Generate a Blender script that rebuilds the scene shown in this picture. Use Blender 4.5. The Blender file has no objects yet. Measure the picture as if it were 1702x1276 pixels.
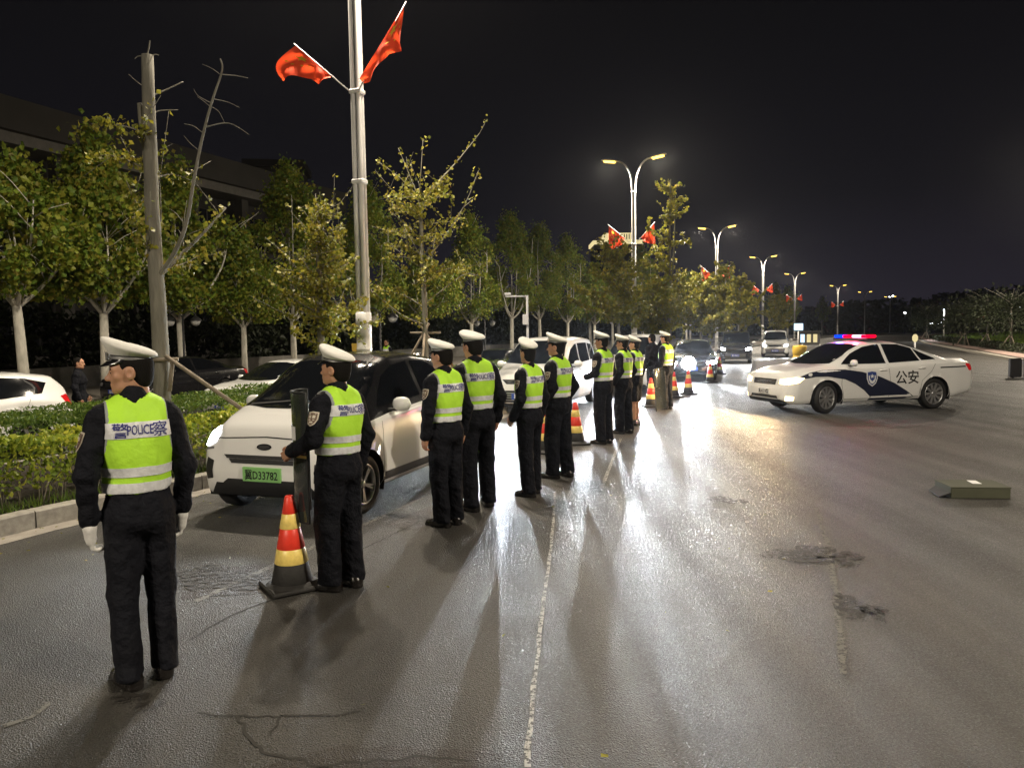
import bpy, bmesh, math, random
import numpy as np
from mathutils import Vector, Matrix, noise
from mathutils.bvhtree import BVHTree
from mathutils.geometry import delaunay_2d_cdt

S = bpy.context.scene
C = S.collection
R = math.radians

# ------------------------------------------------------------------ camera
CAM_H, FPX = 1.85, 1250.0
cam_data = bpy.data.cameras.new('camera')
cam_data.sensor_width = 36
cam_data.lens = FPX / 1702 * 36
cam_data.clip_start, cam_data.clip_end = 0.05, 5000
cam = bpy.data.objects.new('camera', cam_data)
C.objects.link(cam)
CM = Matrix.Translation((0, 0, CAM_H)) @ Matrix.Rotation(R(90 - 3.89), 4, 'X') @ Matrix.Rotation(R(-0.9), 4, 'Z')
cam.matrix_world = CM
S.camera = cam

# ------------------------------------------------------------------ night sky
W = bpy.data.worlds.new('World'); S.world = W; W.use_nodes = True
wn, wl = W.node_tree.nodes, W.node_tree.links
wn.clear()
w_out = wn.new('ShaderNodeOutputWorld'); w_bg = wn.new('ShaderNodeBackground')
w_tc = wn.new('ShaderNodeTexCoord'); w_sep = wn.new('ShaderNodeSeparateXYZ'); w_rmp = wn.new('ShaderNodeValToRGB')
wl.new(w_tc.outputs['Generated'], w_sep.inputs[0]); wl.new(w_sep.outputs['Z'], w_rmp.inputs[0])
w_rmp.color_ramp.elements[0].position = 0.0; w_rmp.color_ramp.elements[0].color = (0.015, 0.013, 0.020, 1)
w_rmp.color_ramp.elements[1].position = 0.55; w_rmp.color_ramp.elements[1].color = (0.0026, 0.0025, 0.0022, 1)
e_ = w_rmp.color_ramp.elements.new(0.16); e_.color = (0.0060, 0.0056, 0.0074, 1)
wl.new(w_rmp.outputs[0], w_bg.inputs[0]); w_bg.inputs[1].default_value = 1.0
wl.new(w_bg.outputs[0], w_out.inputs[0])

# a trace of moonlight
sun_d = bpy.data.lights.new('moon', 'SUN'); sun_d.energy = 0.01; sun_d.angle = R(0.5); sun_d.color = (0.8, 0.86, 1)
sun = bpy.data.objects.new('moon', sun_d); C.objects.link(sun); sun.rotation_euler = (R(40), R(15), R(60))

S.view_settings.view_transform = 'Standard'
S.view_settings.look = 'None'
S.view_settings.exposure = 0.22
S.view_settings.gamma = 1.0
S.cycles.use_denoising = True
S.cycles.denoising_prefilter = 'NONE'
S.cycles.max_bounces = 6
S.cycles.diffuse_bounces = 2
S.cycles.glossy_bounces = 3
S.cycles.transparent_max_bounces = 12
S.cycles.sample_clamp_indirect = 4.0
S.cycles.caustics_reflective = False
S.cycles.caustics_refractive = False

# ------------------------------------------------------------------ helpers
def ray(px, py):
    return (CM.to_3x3() @ Vector(((px - 851) / FPX, -(py - 638) / FPX, -1)))
def at(px, py, z=0.0):
    d = ray(px, py); t = (z - CAM_H) / d.z
    return Vector((d.x * t, d.y * t, z))
def atY(px, py, Y):
    d = ray(px, py); t = Y / d.y
    return Vector((d.x * t, Y, CAM_H + d.z * t))

def tag(o, label=None, cat=None, group=None, kind=None):
    if label: o['label'] = label
    if cat: o['category'] = cat
    if group: o['group'] = group
    if kind: o['kind'] = kind
    return o
def empty(name, loc=(0, 0, 0), rz=0.0, s=1.0):
    o = bpy.data.objects.new(name, None); C.objects.link(o)
    o.location = loc; o.rotation_euler = (0, 0, rz); o.scale = (s, s, s)
    return o
def link(name, me, parent=None, mats=None):
    o = bpy.data.objects.new(name, me); C.objects.link(o)
    if parent: o.parent = parent
    if mats and not me.materials:
        for m in (mats if isinstance(mats, (list, tuple)) else [mats]): me.materials.append(m)
    return o
def copy_tree(o, parent=None):
    c = o.copy(); C.objects.link(c); c.parent = parent
    for ch in o.children: copy_tree(ch, c)
    return c
def np_mesh(name, V, F, smooth=False, mi=None):
    V = np.asarray(V, dtype=np.float32); F = np.asarray(F, dtype=np.int32)
    me = bpy.data.meshes.new(name)
    n, k = F.shape
    me.vertices.add(len(V)); me.vertices.foreach_set('co', V.ravel())
    me.loops.add(n * k); me.loops.foreach_set('vertex_index', F.ravel())
    me.polygons.add(n); me.polygons.foreach_set('loop_start', np.arange(0, n * k, k, dtype=np.int32))
    if mi is not None: me.polygons.foreach_set('material_index', np.asarray(mi, dtype=np.int32))
    me.polygons.foreach_set('use_smooth', np.full(n, smooth))
    me.update(calc_edges=True); me.validate()
    return me
class MB:
    """collects polygons, then becomes one mesh object"""
    def __init__(s): s.v, s.f, s.m, s.sm = [], [], [], []
    def add(s, vs, fs, m=0, smooth=False):
        b = len(s.v); s.v += [tuple(v) for v in vs]
        for f in fs:
            s.f.append([b + i for i in f]); s.m.append(m); s.sm.append(smooth)
    def box(s, c, d, m=0, rz=0.0, mat=None, bev=0.0):
        x, y, z = d[0] / 2, d[1] / 2, d[2] / 2
        if bev > 0:
            vs = []
            for k, (zz, ins) in enumerate([(-z, bev), (-z + bev, 0), (z - bev, 0), (z, bev)]):
                X, Y = x - ins, y - ins; b = bev * (0.0 if ins else 1.0)
                if ins: ring = [(-X, -Y), (X, -Y), (X, -Y), (X, Y), (X, Y), (-X, Y), (-X, Y), (-X, -Y)]; ring = [(-X + 0, -Y), (X, -Y), (X, -Y), (X, Y), (X, Y), (-X, Y), (-X, Y), (-X, -Y)]
                else: ring = [(-X + bev, -Y), (X - bev, -Y), (X, -Y + bev), (X, Y - bev), (X - bev, Y), (-X + bev, Y), (-X, Y - bev), (-X, -Y + bev)]
                vs += [Vector((p[0], p[1], zz)) for p in ring]
            fs = []
            for k in range(3):
                for i in range(8): fs.append([k * 8 + i, k * 8 + (i + 1) % 8, k * 8 + 8 + (i + 1) % 8, k * 8 + 8 + i])
            fs += [[1, 0, 6, 4][::1], [24 + 0, 24 + 2, 24 + 4, 24 + 6]]
            fs[-2] = [6, 4, 2, 0]
        else:
            vs = [Vector((a, b, cc)) for cc in (-z, z) for a, b in ((-x, -y), (x, -y), (x, y), (-x, y))]
            fs = [[3, 2, 1, 0], [4, 5, 6, 7], [0, 1, 5, 4], [1, 2, 6, 5], [2, 3, 7, 6], [3, 0, 4, 7]]
        M = Matrix.Translation(c) @ (mat if mat is not None else Matrix.Rotation(rz, 4, 'Z'))
        s.add([M @ v for v in vs], fs, m)
        return s
    def tube(s, pts, rad, n=8, m=0, cap=True, smooth=True):
        pts = [Vector(p) for p in pts]
        if not isinstance(rad, (list, tuple)): rad = [rad] * len(pts)
        vs, fs = [], []
        prev = None
        for i, p in enumerate(pts):
            a = pts[max(i - 1, 0)]; b = pts[min(i + 1, len(pts) - 1)]
            d = (b - a); d = d.normalized() if d.length > 1e-9 else Vector((0, 0, 1))
            if prev is None:
                u = d.orthogonal().normalized()
            else:
                u = prev - d * prev.dot(d)
                u = u.normalized() if u.length > 1e-6 else d.orthogonal().normalized()
            prev = u; w = d.cross(u)
            for k in range(n):
                t = 2 * math.pi * k / n
                vs.append(p + (u * math.cos(t) + w * math.sin(t)) * rad[i])
        for i in range(len(pts) - 1):
            for k in range(n):
                fs.append([i * n + k, i * n + (k + 1) % n, (i + 1) * n + (k + 1) % n, (i + 1) * n + k])
        if cap: fs += [list(range(n))[::-1], [(len(pts) - 1) * n + k for k in range(n)]]
        s.add(vs, fs, m, smooth)
        return s
    def rev(s, prof, n=24, m=0, M=None, smooth=True, cap=True):
        """profile [(r,z)] revolved about z"""
        vs = [Vector((r * math.cos(2 * math.pi * k / n), r * math.sin(2 * math.pi * k / n), z)) for r, z in prof for k in range(n)]
        fs = [[i * n + k, i * n + (k + 1) % n, (i + 1) * n + (k + 1) % n, (i + 1) * n + k] for i in range(len(prof) - 1) for k in range(n)]
        if cap: fs += [list(range(n))[::-1], [(len(prof) - 1) * n + k for k in range(n)]]
        if M is not None: vs = [M @ v for v in vs]
        s.add(vs, fs, m, smooth)
        return s
    def mesh(s, name):
        me = bpy.data.meshes.new(name)
        me.from_pydata(s.v, [], s.f)
        me.polygons.foreach_set('material_index', s.m)
        me.polygons.foreach_set('use_smooth', s.sm)
        me.update(); return me
    def build(s, name, mats, parent=None):
        return link(name, s.mesh(name), parent, mats)

# ------------------------------------------------------------------ materials
def mat(name, col, rough=0.6, metal=0.0, spec=0.5, emit=None, estr=1.0, var=0.0, vscale=6.0, bump=0.0, bscale=60.0, coat=0.0, alpha=1.0, island=None, trans=0.0, stretch=None):
    m = bpy.data.materials.new(name); m.use_nodes = True
    nt = m.node_tree; N, L = nt.nodes, nt.links
    b = N['Principled BSDF']
    b.inputs['Base Color'].default_value = (*col, 1); b.inputs['Roughness'].default_value = rough
    b.inputs['Metallic'].default_value = metal; b.inputs['Specular IOR Level'].default_value = spec
    if coat: b.inputs['Coat Weight'].default_value = coat; b.inputs['Coat Roughness'].default_value = 0.06
    if alpha < 1: b.inputs['Alpha'].default_value = alpha
    if emit: b.inputs['Emission Color'].default_value = (*emit, 1); b.inputs['Emission Strength'].default_value = estr
    tc = None
    if var or bump:
        tc = N.new('ShaderNodeTexCoord'); src = tc.outputs['Object']
        if stretch:
            mp = N.new('ShaderNodeMapping'); mp.inputs['Scale'].default_value = stretch; L.new(src, mp.inputs[0]); src = mp.outputs[0]
    if var:
        nz = N.new('ShaderNodeTexNoise'); nz.inputs['Scale'].default_value = vscale; nz.inputs['Detail'].default_value = 5
        L.new(src, nz.inputs[0])
        rp = N.new('ShaderNodeMapRange'); rp.inputs['From Min'].default_value = 0.3; rp.inputs['From Max'].default_value = 0.7
        rp.inputs['To Min'].default_value = 1 - var; rp.inputs['To Max'].default_value = 1 + var; L.new(nz.outputs[0], rp.inputs[0])
        mx = N.new('ShaderNodeVectorMath'); mx.operation = 'SCALE'; mx.inputs[0].default_value = col; L.new(rp.outputs[0], mx.inputs['Scale'])
        L.new(mx.outputs[0], b.inputs['Base Color'])
        rr = N.new('ShaderNodeMapRange'); rr.inputs['To Min'].default_value = max(0.03, rough - 0.12 * min(1, var * 3)); rr.inputs['To Max'].default_value = min(1, rough + 0.12 * min(1, var * 3))
        L.new(nz.outputs[0], rr.inputs[0]); L.new(rr.outputs[0], b.inputs['Roughness'])
    if bump:
        nb = N.new('ShaderNodeTexNoise'); nb.inputs['Scale'].default_value = bscale; nb.inputs['Detail'].default_value = 4
        L.new(src, nb.inputs[0])
        bp = N.new('ShaderNodeBump'); bp.inputs['Strength'].default_value = bump; bp.inputs['Distance'].default_value = 0.6 / bscale
        L.new(nb.outputs[0], bp.inputs['Height']); L.new(bp.outputs[0], b.inputs['Normal'])
    if island:
        gm = N.new('ShaderNodeNewGeometry'); cr = N.new('ShaderNodeValToRGB')
        cr.color_ramp.elements[0].color = (*island[0], 1); cr.color_ramp.elements[1].color = (*island[-1], 1)
        for i, c in enumerate(island[1:-1]):
            e = cr.color_ramp.elements.new((i + 1) / (len(island) - 1)); e.color = (*c, 1)
        L.new(gm.outputs['Random Per Island'], cr.inputs[0]); L.new(cr.outputs[0], b.inputs['Base Color'])
        if trans:
            tr = N.new('ShaderNodeBsdfTranslucent'); ms = N.new('ShaderNodeMixShader'); ms.inputs[0].default_value = trans
            L.new(cr.outputs[0], tr.inputs[0]); L.new(b.outputs[0], ms.inputs[1]); L.new(tr.outputs[0], ms.inputs[2])
            L.new(ms.outputs[0], N['Material Output'].inputs[0])
    return m
def emis(name, col, st):
    m = bpy.data.materials.new(name); m.use_nodes = True
    N, L = m.node_tree.nodes, m.node_tree.links
    N.remove(N['Principled BSDF']); e = N.new('ShaderNodeEmission')
    e.inputs[0].default_value = (*col, 1); e.inputs[1].default_value = st
    L.new(e.outputs[0], N['Material Output'].inputs[0]); return m

M = {}
M['cloth'] = mat('dark_uniform_cloth', (0.0058, 0.0065, 0.0108), 0.85, spec=0.25, bump=0.9, bscale=9, var=0.2, vscale=5)
M['vest'] = mat('fluorescent_vest_mesh', (0.52, 0.93, 0.06), 0.6, spec=0.3, bump=0.3, bscale=18, var=0.05, vscale=4)
M['reflect'] = mat('reflective_tape', (0.80, 0.82, 0.84), 0.4, metal=0.0, bump=0.25, bscale=60, var=0.12, vscale=40)
M['vest_trim'] = mat('grey_binding', (0.33, 0.36, 0.36), 0.7)
M['print_blue'] = mat('blue_print', (0.025, 0.03, 0.22), 0.6)
M['skin'] = mat('skin', (0.50, 0.27, 0.17), 0.5, spec=0.4, var=0.08, vscale=30, bump=0.1, bscale=150)
M['skin'].node_tree.nodes['Principled BSDF'].inputs['Subsurface Weight'].default_value = 0.08
M['lip'] = mat('lip', (0.36, 0.12, 0.09), 0.45)
M['hair'] = mat('black_hair', (0.010, 0.009, 0.008), 0.85, spec=0.12, bump=0.8, bscale=220, stretch=(1, 1, 0.3))
M['eye'] = mat('eye', (0.03, 0.02, 0.02), 0.2)
M['glove'] = mat('white_cotton_glove', (0.80, 0.79, 0.76), 0.85, bump=0.4, bscale=60, var=0.05)
M['cap_white'] = mat('white_cap_cloth', (0.80, 0.79, 0.74), 0.7, bump=0.15, bscale=30, var=0.05, vscale=10)
M['cap_black'] = mat('black_cap_band', (0.012, 0.012, 0.015), 0.55)
M['peak'] = mat('black_patent_peak', (0.010, 0.010, 0.012), 0.18, coat=0.5)
M['silver'] = mat('silver_trim', (0.55, 0.55, 0.55), 0.35, metal=0.8)
M['shoe'] = mat('black_leather', (0.012, 0.010, 0.009), 0.25, coat=0.3, bump=0.1, bscale=80)
M['badge_edge'] = mat('badge_border', (0.62, 0.56, 0.46), 0.5)
M['badge_in'] = mat('badge_field', (0.16, 0.10, 0.07), 0.6)
M['asphalt_dirt'] = mat('soil', (0.045, 0.035, 0.025), 0.95, var=0.3, vscale=8, bump=0.8, bscale=30)
M['kerb'] = mat('granite_kerb', (0.36, 0.335, 0.29), 0.8, var=0.22, vscale=14, bump=0.35, bscale=90)
M['concrete'] = mat('concrete', (0.22, 0.21, 0.19), 0.85, var=0.15, vscale=3, bump=0.3, bscale=50)
M['conc_pale'] = mat('pale_concrete', (0.33, 0.30, 0.26), 0.85, var=0.2, vscale=5, bump=0.3, bscale=70)
M['paver'] = mat('pink_paving', (0.30, 0.21, 0.18), 0.85, var=0.15, vscale=4, bump=0.3, bscale=30)
M['pole'] = mat('galvanised_pole_paint', (0.80, 0.79, 0.78), 0.4, metal=0.0, var=0.06, vscale=3)
M['pole_dark'] = mat('dark_metal', (0.03, 0.03, 0.032), 0.45, metal=0.4)
M['flag'] = mat('red_flag_cloth', (0.90, 0.05, 0.02), 0.6, island=[(0.95, 0.085, 0.025), (0.95, 0.09, 0.025)], trans=0.5)
M['star'] = mat('yellow_star_print', (0.9, 0.62, 0.03), 0.6)
M['white_paint'] = mat('white_car_paint', (0.84, 0.84, 0.83), 0.28, coat=0.8, var=0.015, vscale=2)
M['black_paint'] = mat('black_car_paint', (0.012, 0.012, 0.014), 0.22, coat=0.8)
M['silver_paint'] = mat('grey_car_paint', (0.25, 0.25, 0.26), 0.3, metal=0.4, coat=0.6)
M['navy'] = mat('navy_livery', (0.012, 0.016, 0.040), 0.3, coat=0.4)
M['plastic'] = mat('black_plastic', (0.015, 0.015, 0.016), 0.55, bump=0.15, bscale=120)
M['glass'] = mat('tinted_car_glass', (0.006, 0.007, 0.009), 0.06, spec=0.6, coat=0.4)
M['tyre'] = mat('tyre_rubber', (0.014, 0.014, 0.014), 0.8, bump=0.3, bscale=40)
M['alloy'] = mat('alloy_rim', (0.55, 0.55, 0.56), 0.3, metal=0.8)
M['chrome'] = mat('chrome', (0.7, 0.7, 0.7), 0.12, metal=1.0)
M['lens'] = mat('clear_lamp_lens', (0.35, 0.35, 0.36), 0.1, metal=0.5, coat=0.8)
M['tail'] = mat('red_tail_lens', (0.45, 0.01, 0.012), 0.15, coat=0.8, emit=(1, 0.02, 0.02), estr=0.15)
M['head_on'] = emis('lit_headlamp', (0.92, 0.96, 1.0), 30)
M['glare'] = emis('headlamp_glare', (0.85, 0.93, 1.0), 90)
M['head_warm'] = emis('lit_halogen_lamp', (1.0, 0.70, 0.28), 12.0)
M['cone_red'] = mat('red_cone_sheeting', (0.88, 0.055, 0.03), 0.4, var=0.08, vscale=20, bump=0.1, bscale=60)
M['cone_yel'] = mat('yellow_reflective_sheeting', (0.95, 0.72, 0.20), 0.35, var=0.12, vscale=25, bump=0.1, bscale=60)
M['cone_blk'] = mat('black_rubber', (0.018, 0.017, 0.016), 0.7, var=0.2, vscale=12, bump=0.3, bscale=50)
M['bark_pale'] = mat('pale_plane_bark', (0.62, 0.59, 0.51), 0.85, var=0.22, vscale=7, bump=0.4, bscale=25, stretch=(1, 1, 0.4))
M['bark'] = mat('grey_bark', (0.20, 0.19, 0.155), 0.9, var=0.25, vscale=9, bump=0.8, bscale=30, stretch=(1, 1, 0.25))
M['stake'] = mat('wooden_stake', (0.24, 0.20, 0.15), 0.85, var=0.2, vscale=10, bump=0.3, bscale=60, stretch=(1, 1, 0.2))
M['leaf_plane'] = mat('plane_leaf', (0.1, 0.12, 0.03), 0.5, island=[(0.10, 0.18, 0.025), (0.20, 0.30, 0.035), (0.36, 0.41, 0.05), (0.28, 0.24, 0.03), (0.15, 0.24, 0.03)], trans=0.4)
M['leaf_ginkgo'] = mat('ginkgo_leaf', (0.2, 0.2, 0.03), 0.5, island=[(0.20, 0.20, 0.025), (0.30, 0.27, 0.03), (0.13, 0.16, 0.02), (0.36, 0.28, 0.035)], trans=0.35)
M['leaf_gold'] = mat('golden_hedge_leaf', (0.2, 0.2, 0.03), 0.4, island=[(0.14, 0.24, 0.035), (0.42, 0.48, 0.05), (0.23, 0.33, 0.045), (0.72, 0.70, 0.09), (0.18, 0.29, 0.045)], trans=0.3)
M['leaf_dark'] = mat('green_hedge_leaf', (0.05, 0.1, 0.02), 0.45, island=[(0.06, 0.12, 0.018), (0.11, 0.19, 0.025), (0.18, 0.24, 0.035)], trans=0.25)
M['leaf_far'] = mat('dark_tree_leaf', (0.04, 0.05, 0.02), 0.6, island=[(0.018, 0.026, 0.010), (0.03, 0.04, 0.014)], trans=0.2)
M['grass'] = mat('grass_blades', (0.06, 0.11, 0.02), 0.6, island=[(0.07, 0.14, 0.015), (0.14, 0.22, 0.025), (0.18, 0.24, 0.035)], trans=0.25)
M['paint_white'] = mat('white_board', (0.78, 0.78, 0.78), 0.5, var=0.05)
M['yellow'] = mat('yellow_board', (0.75, 0.50, 0.06), 0.5, var=0.08)
M['lamp_lit'] = emis('lit_lamp_lens', (1.0, 0.60, 0.09), 5)
M['lamp_white'] = emis('white_lamp', (0.9, 0.95, 1.0), 6)
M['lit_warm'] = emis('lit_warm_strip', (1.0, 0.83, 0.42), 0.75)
M['lit_cold'] = emis('lit_cold_panel', (0.55, 0.80, 1.0), 1.6)
M['red_glow'] = emis('red_beacon', (1.0, 0.0, 0.015), 3.5)
M['blue_glow'] = emis('blue_beacon', (0.0, 0.02, 1.0), 5)
M['pink_glow'] = emis('white_beacon', (1.0, 0.55, 0.85), 3)

def paint_mat(name, col, cover, scale):
    """worn road paint: paint flakes over bare asphalt"""
    m = mat(name, col, 0.65, var=0.2, vscale=20, bump=0.4, bscale=120)
    N, L = m.node_tree.nodes, m.node_tree.links
    tc = N.new('ShaderNodeTexCoord'); nz = N.new('ShaderNodeTexNoise'); nz.inputs['Scale'].default_value = scale; nz.inputs['Detail'].default_value = 8; nz.inputs['Roughness'].default_value = 0.75
    L.new(tc.outputs['Object'], nz.inputs[0])
    mr = N.new('ShaderNodeMapRange'); mr.inputs['From Min'].default_value = 0.62 - cover * 0.3; mr.inputs['From Max'].default_value = 0.70 - cover * 0.3
    L.new(nz.outputs[0], mr.inputs[0])
    tr = N.new('ShaderNodeBsdfTransparent'); ms = N.new('ShaderNodeMixShader')
    L.new(mr.outputs[0], ms.inputs[0]); L.new(tr.outputs[0], ms.inputs[1]); L.new(N['Principled BSDF'].outputs[0], ms.inputs[2])
    L.new(ms.outputs[0], N['Material Output'].inputs[0]); return m
M['line'] = paint_mat('worn_white_line', (0.36, 0.35, 0.32), 0.60, 24)
M['line_faint'] = paint_mat('faint_white_line', (0.125, 0.12, 0.105), 0.68, 26)
M['stain'] = paint_mat('oil_stain', (0.026, 0.023, 0.020), 0.5, 16)
M['tar'] = mat('crack', (0.024, 0.022, 0.019), 0.9)

def asphalt(tone=(0.060, 0.057, 0.052)):
    m = bpy.data.materials.new('asphalt'); m.use_nodes = True
    N, L = m.node_tree.nodes, m.node_tree.links; b = N['Principled BSDF']
    tc = N.new('ShaderNodeTexCoord'); P = tc.outputs['Object']
    def nz(sc, det, rough=0.6):
        n = N.new('ShaderNodeTexNoise'); n.inputs['Scale'].default_value = sc; n.inputs['Detail'].default_value = det; n.inputs['Roughness'].default_value = rough
        L.new(P, n.inputs[0]); return n.outputs[0]
    big, mid, fine = nz(0.22, 4), nz(1.7, 6), nz(75, 3, 0.7)
    vo = N.new('ShaderNodeTexVoronoi'); vo.inputs['Scale'].default_value = 125; L.new(P, vo.inputs['Vector'])
    def mr(x, a, bb, c, d):
        n = N.new('ShaderNodeMapRange'); n.inputs['From Min'].default_value = a; n.inputs['From Max'].default_value = bb
        n.inputs['To Min'].default_value = c; n.inputs['To Max'].default_value = d; L.new(x, n.inputs[0]); return n.outputs[0]
    def mul(a, bb):
        n = N.new('ShaderNodeMath'); n.operation = 'MULTIPLY'; L.new(a, n.inputs[0]); L.new(bb, n.inputs[1]); return n.outputs[0]
    k = mul(mul(mr(big, .3, .7, .82, 1.2), mr(mid, .3, .7, .84, 1.15)), mr(fine, .3, .7, .55, 1.5))
    sp = mr(vo.outputs['Color'], 0.0, 1.0, .6, 1.5)
    k = mul(k, sp)
    mp = N.new('ShaderNodeMapping'); mp.inputs['Rotation'].default_value = (0, 0, R(20.3)); mp.inputs['Scale'].default_value = (2.2, .07, 1); L.new(P, mp.inputs[0])
    wn_ = N.new('ShaderNodeTexNoise'); wn_.inputs['Scale'].default_value = 1.0; wn_.inputs['Detail'].default_value = 4; L.new(mp.outputs[0], wn_.inputs[0])
    wear = mr(wn_.outputs[0], .35, .68, .78, 1.18); k = mul(k, wear)
    vm = N.new('ShaderNodeVectorMath'); vm.operation = 'SCALE'; vm.inputs[0].default_value = tone; L.new(k, vm.inputs['Scale'])
    L.new(vm.outputs[0], b.inputs['Base Color'])
    L.new(mul(mr(mid, .3, .7, .88, 1.12), mul(mr(vo.outputs['Color'], .1, .9, .33, .74), mr(wn_.outputs[0], .35, .68, 1.08, .92))), b.inputs['Roughness'])
    b.inputs['Specular IOR Level'].default_value = 0.42
    add = N.new('ShaderNodeMath'); add.operation = 'ADD'; L.new(vo.outputs['Distance'], add.inputs[0]); L.new(fine, add.inputs[1])
    bp = N.new('ShaderNodeBump'); bp.inputs['Strength'].default_value = 0.9; bp.inputs['Distance'].default_value = 0.008
    L.new(add.outputs[0], bp.inputs['Height']); L.new(bp.outputs[0], b.inputs['Normal'])
    return m
M['asphalt'] = asphalt()
M['patch'] = asphalt((0.040, 0.034, 0.029)); M['patch'].name = 'repair_asphalt'

def lamp_light(name, kind, loc, energy, col, parent=None, **kw):
    d = bpy.data.lights.new(name, kind); d.energy = energy; d.color = col
    for k, v in kw.items():
        if k not in ('rot', 'aim'): setattr(d, k, v)
    o = bpy.data.objects.new(name, d); C.objects.link(o); o.location = loc
    if 'aim' in kw:
        o.rotation_euler = (Vector(kw['aim']) - Vector(loc)).to_track_quat('-Z', 'Y').to_euler()
    if 'rot' in kw: o.rotation_euler = kw['rot']
    if parent: o.parent = parent
    return o

# ------------------------------------------------------------------ projection of flat shapes onto curved bodies
def inside(p, poly):
    x, y = p; c = False; n = len(poly)
    for i in range(n):
        x1, y1 = poly[i]; x2, y2 = poly[i - 1]
        if (y1 > y) != (y2 > y) and x < (x2 - x1) * (y - y1) / (y2 - y1) + x1: c = not c
    return c
def fill2d(poly, step):
    pts, edges = [], []
    n = len(poly)
    for i in range(n):
        a, b = Vector(poly[i]), Vector(poly[(i + 1) % n]); k = max(1, int((b - a).length / step))
        for j in range(k): pts.append(a.lerp(b, j / k))
    nb = len(pts); edges = [(i, (i + 1) % nb) for i in range(nb)]
    xs = [p[0] for p in poly]; ys = [p[1] for p in poly]
    bp = [tuple(p) for p in pts]
    x = min(xs) + step / 2
    while x < max(xs):
        y = min(ys) + step / 2
        while y < max(ys):
            if inside((x, y), poly) and min((p - Vector((x, y))).length for p in pts[:nb]) > step * 0.45: pts.append(Vector((x, y)))
            y += step
        x += step
    r = delaunay_2d_cdt(pts, edges, [], 1, 1e-6)
    return [tuple(v) for v in r[0]], [list(f) for f in r[2]]
def project(v2, faces, org, u, v, d, bvh, off, flip=False):
    org, u, v, d = Vector(org), Vector(u), Vector(v), Vector(d).normalized()
    out, ok = [], []
    for a, b in v2:
        o = org + u * a + v * b
        hit, nrm, _, _ = bvh.ray_cast(o, d)
        if hit is None: out.append(o); ok.append(False)
        else:
            if nrm.dot(d) > 0: nrm = -nrm
            out.append(hit + nrm * off); ok.append(True)
    fs = [f for f in faces if all(ok[i] for i in f)]
    nd = u.cross(v)
    if nd.dot(d) > 0: fs = [f[::-1] for f in fs]
    return out, fs
def patch(name, poly, frame, bvh, material, parent=None, off=0.004, step=0.05):
    v2, f = fill2d(poly, step)
    org, u, v, d = frame
    vs, fs = project(v2, f, org, u, v, d, bvh, off)
    mb = MB(); mb.add(vs, fs, 0, True)
    return mb.build(name, material, parent)
_txt = {}
def text2d(s, size, bold=0.0, squeeze=1.0, step=0.06):
    key = (s, size, bold, squeeze)
    if key in _txt: return _txt[key]
    cu = bpy.data.curves.new('writing', 'FONT'); cu.body = s; cu.size = size; cu.resolution_u = 2; cu.offset = bold
    o = bpy.data.objects.new('writing', cu); C.objects.link(o)
    bpy.context.view_layer.update()
    me = bpy.data.meshes.new_from_object(o.evaluated_get(bpy.context.evaluated_depsgraph_get()))
    bpy.data.objects.remove(o); bpy.data.curves.remove(cu)
    bm = bmesh.new(); bm.from_mesh(me); bpy.data.meshes.remove(me)
    bmesh.ops.triangulate(bm, faces=bm.faces[:])
    for _ in range(4):
        es = [e for e in bm.edges if e.calc_length() > step]
        if not es: break
        bmesh.ops.subdivide_edges(bm, edges=es, cuts=1); bmesh.ops.triangulate(bm, faces=[f for f in bm.faces if len(f.verts) > 3])
    bm.verts.index_update()
    vs = [(v.co.x * squeeze, v.co.y) for v in bm.verts]; fs = [[v.index for v in f.verts] for f in bm.faces]
    bm.free()
    xs = [v[0] for v in vs]; ys = [v[1] for v in vs]; cx, cy = (min(xs) + max(xs)) / 2, (min(ys) + max(ys)) / 2
    _txt[key] = ([(a - cx, b - cy) for a, b in vs], fs)
    return _txt[key]
def text_patch(name, s, size, frame, bvh, material, parent, off=0.006, bold=0.0, squeeze=1.0, step=0.06):
    v2, f = text2d(s, size, bold, squeeze, step)
    org, u, v, d = frame
    vs, fs = project(v2, f, org, u, v, d, bvh, off)
    mb = MB(); mb.add(vs, fs); return mb.build(name, material, parent)
def bvh_of(me):
    return BVHTree.FromPolygons([v.co.copy() for v in me.vertices], [list(p.vertices) for p in me.polygons])

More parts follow.
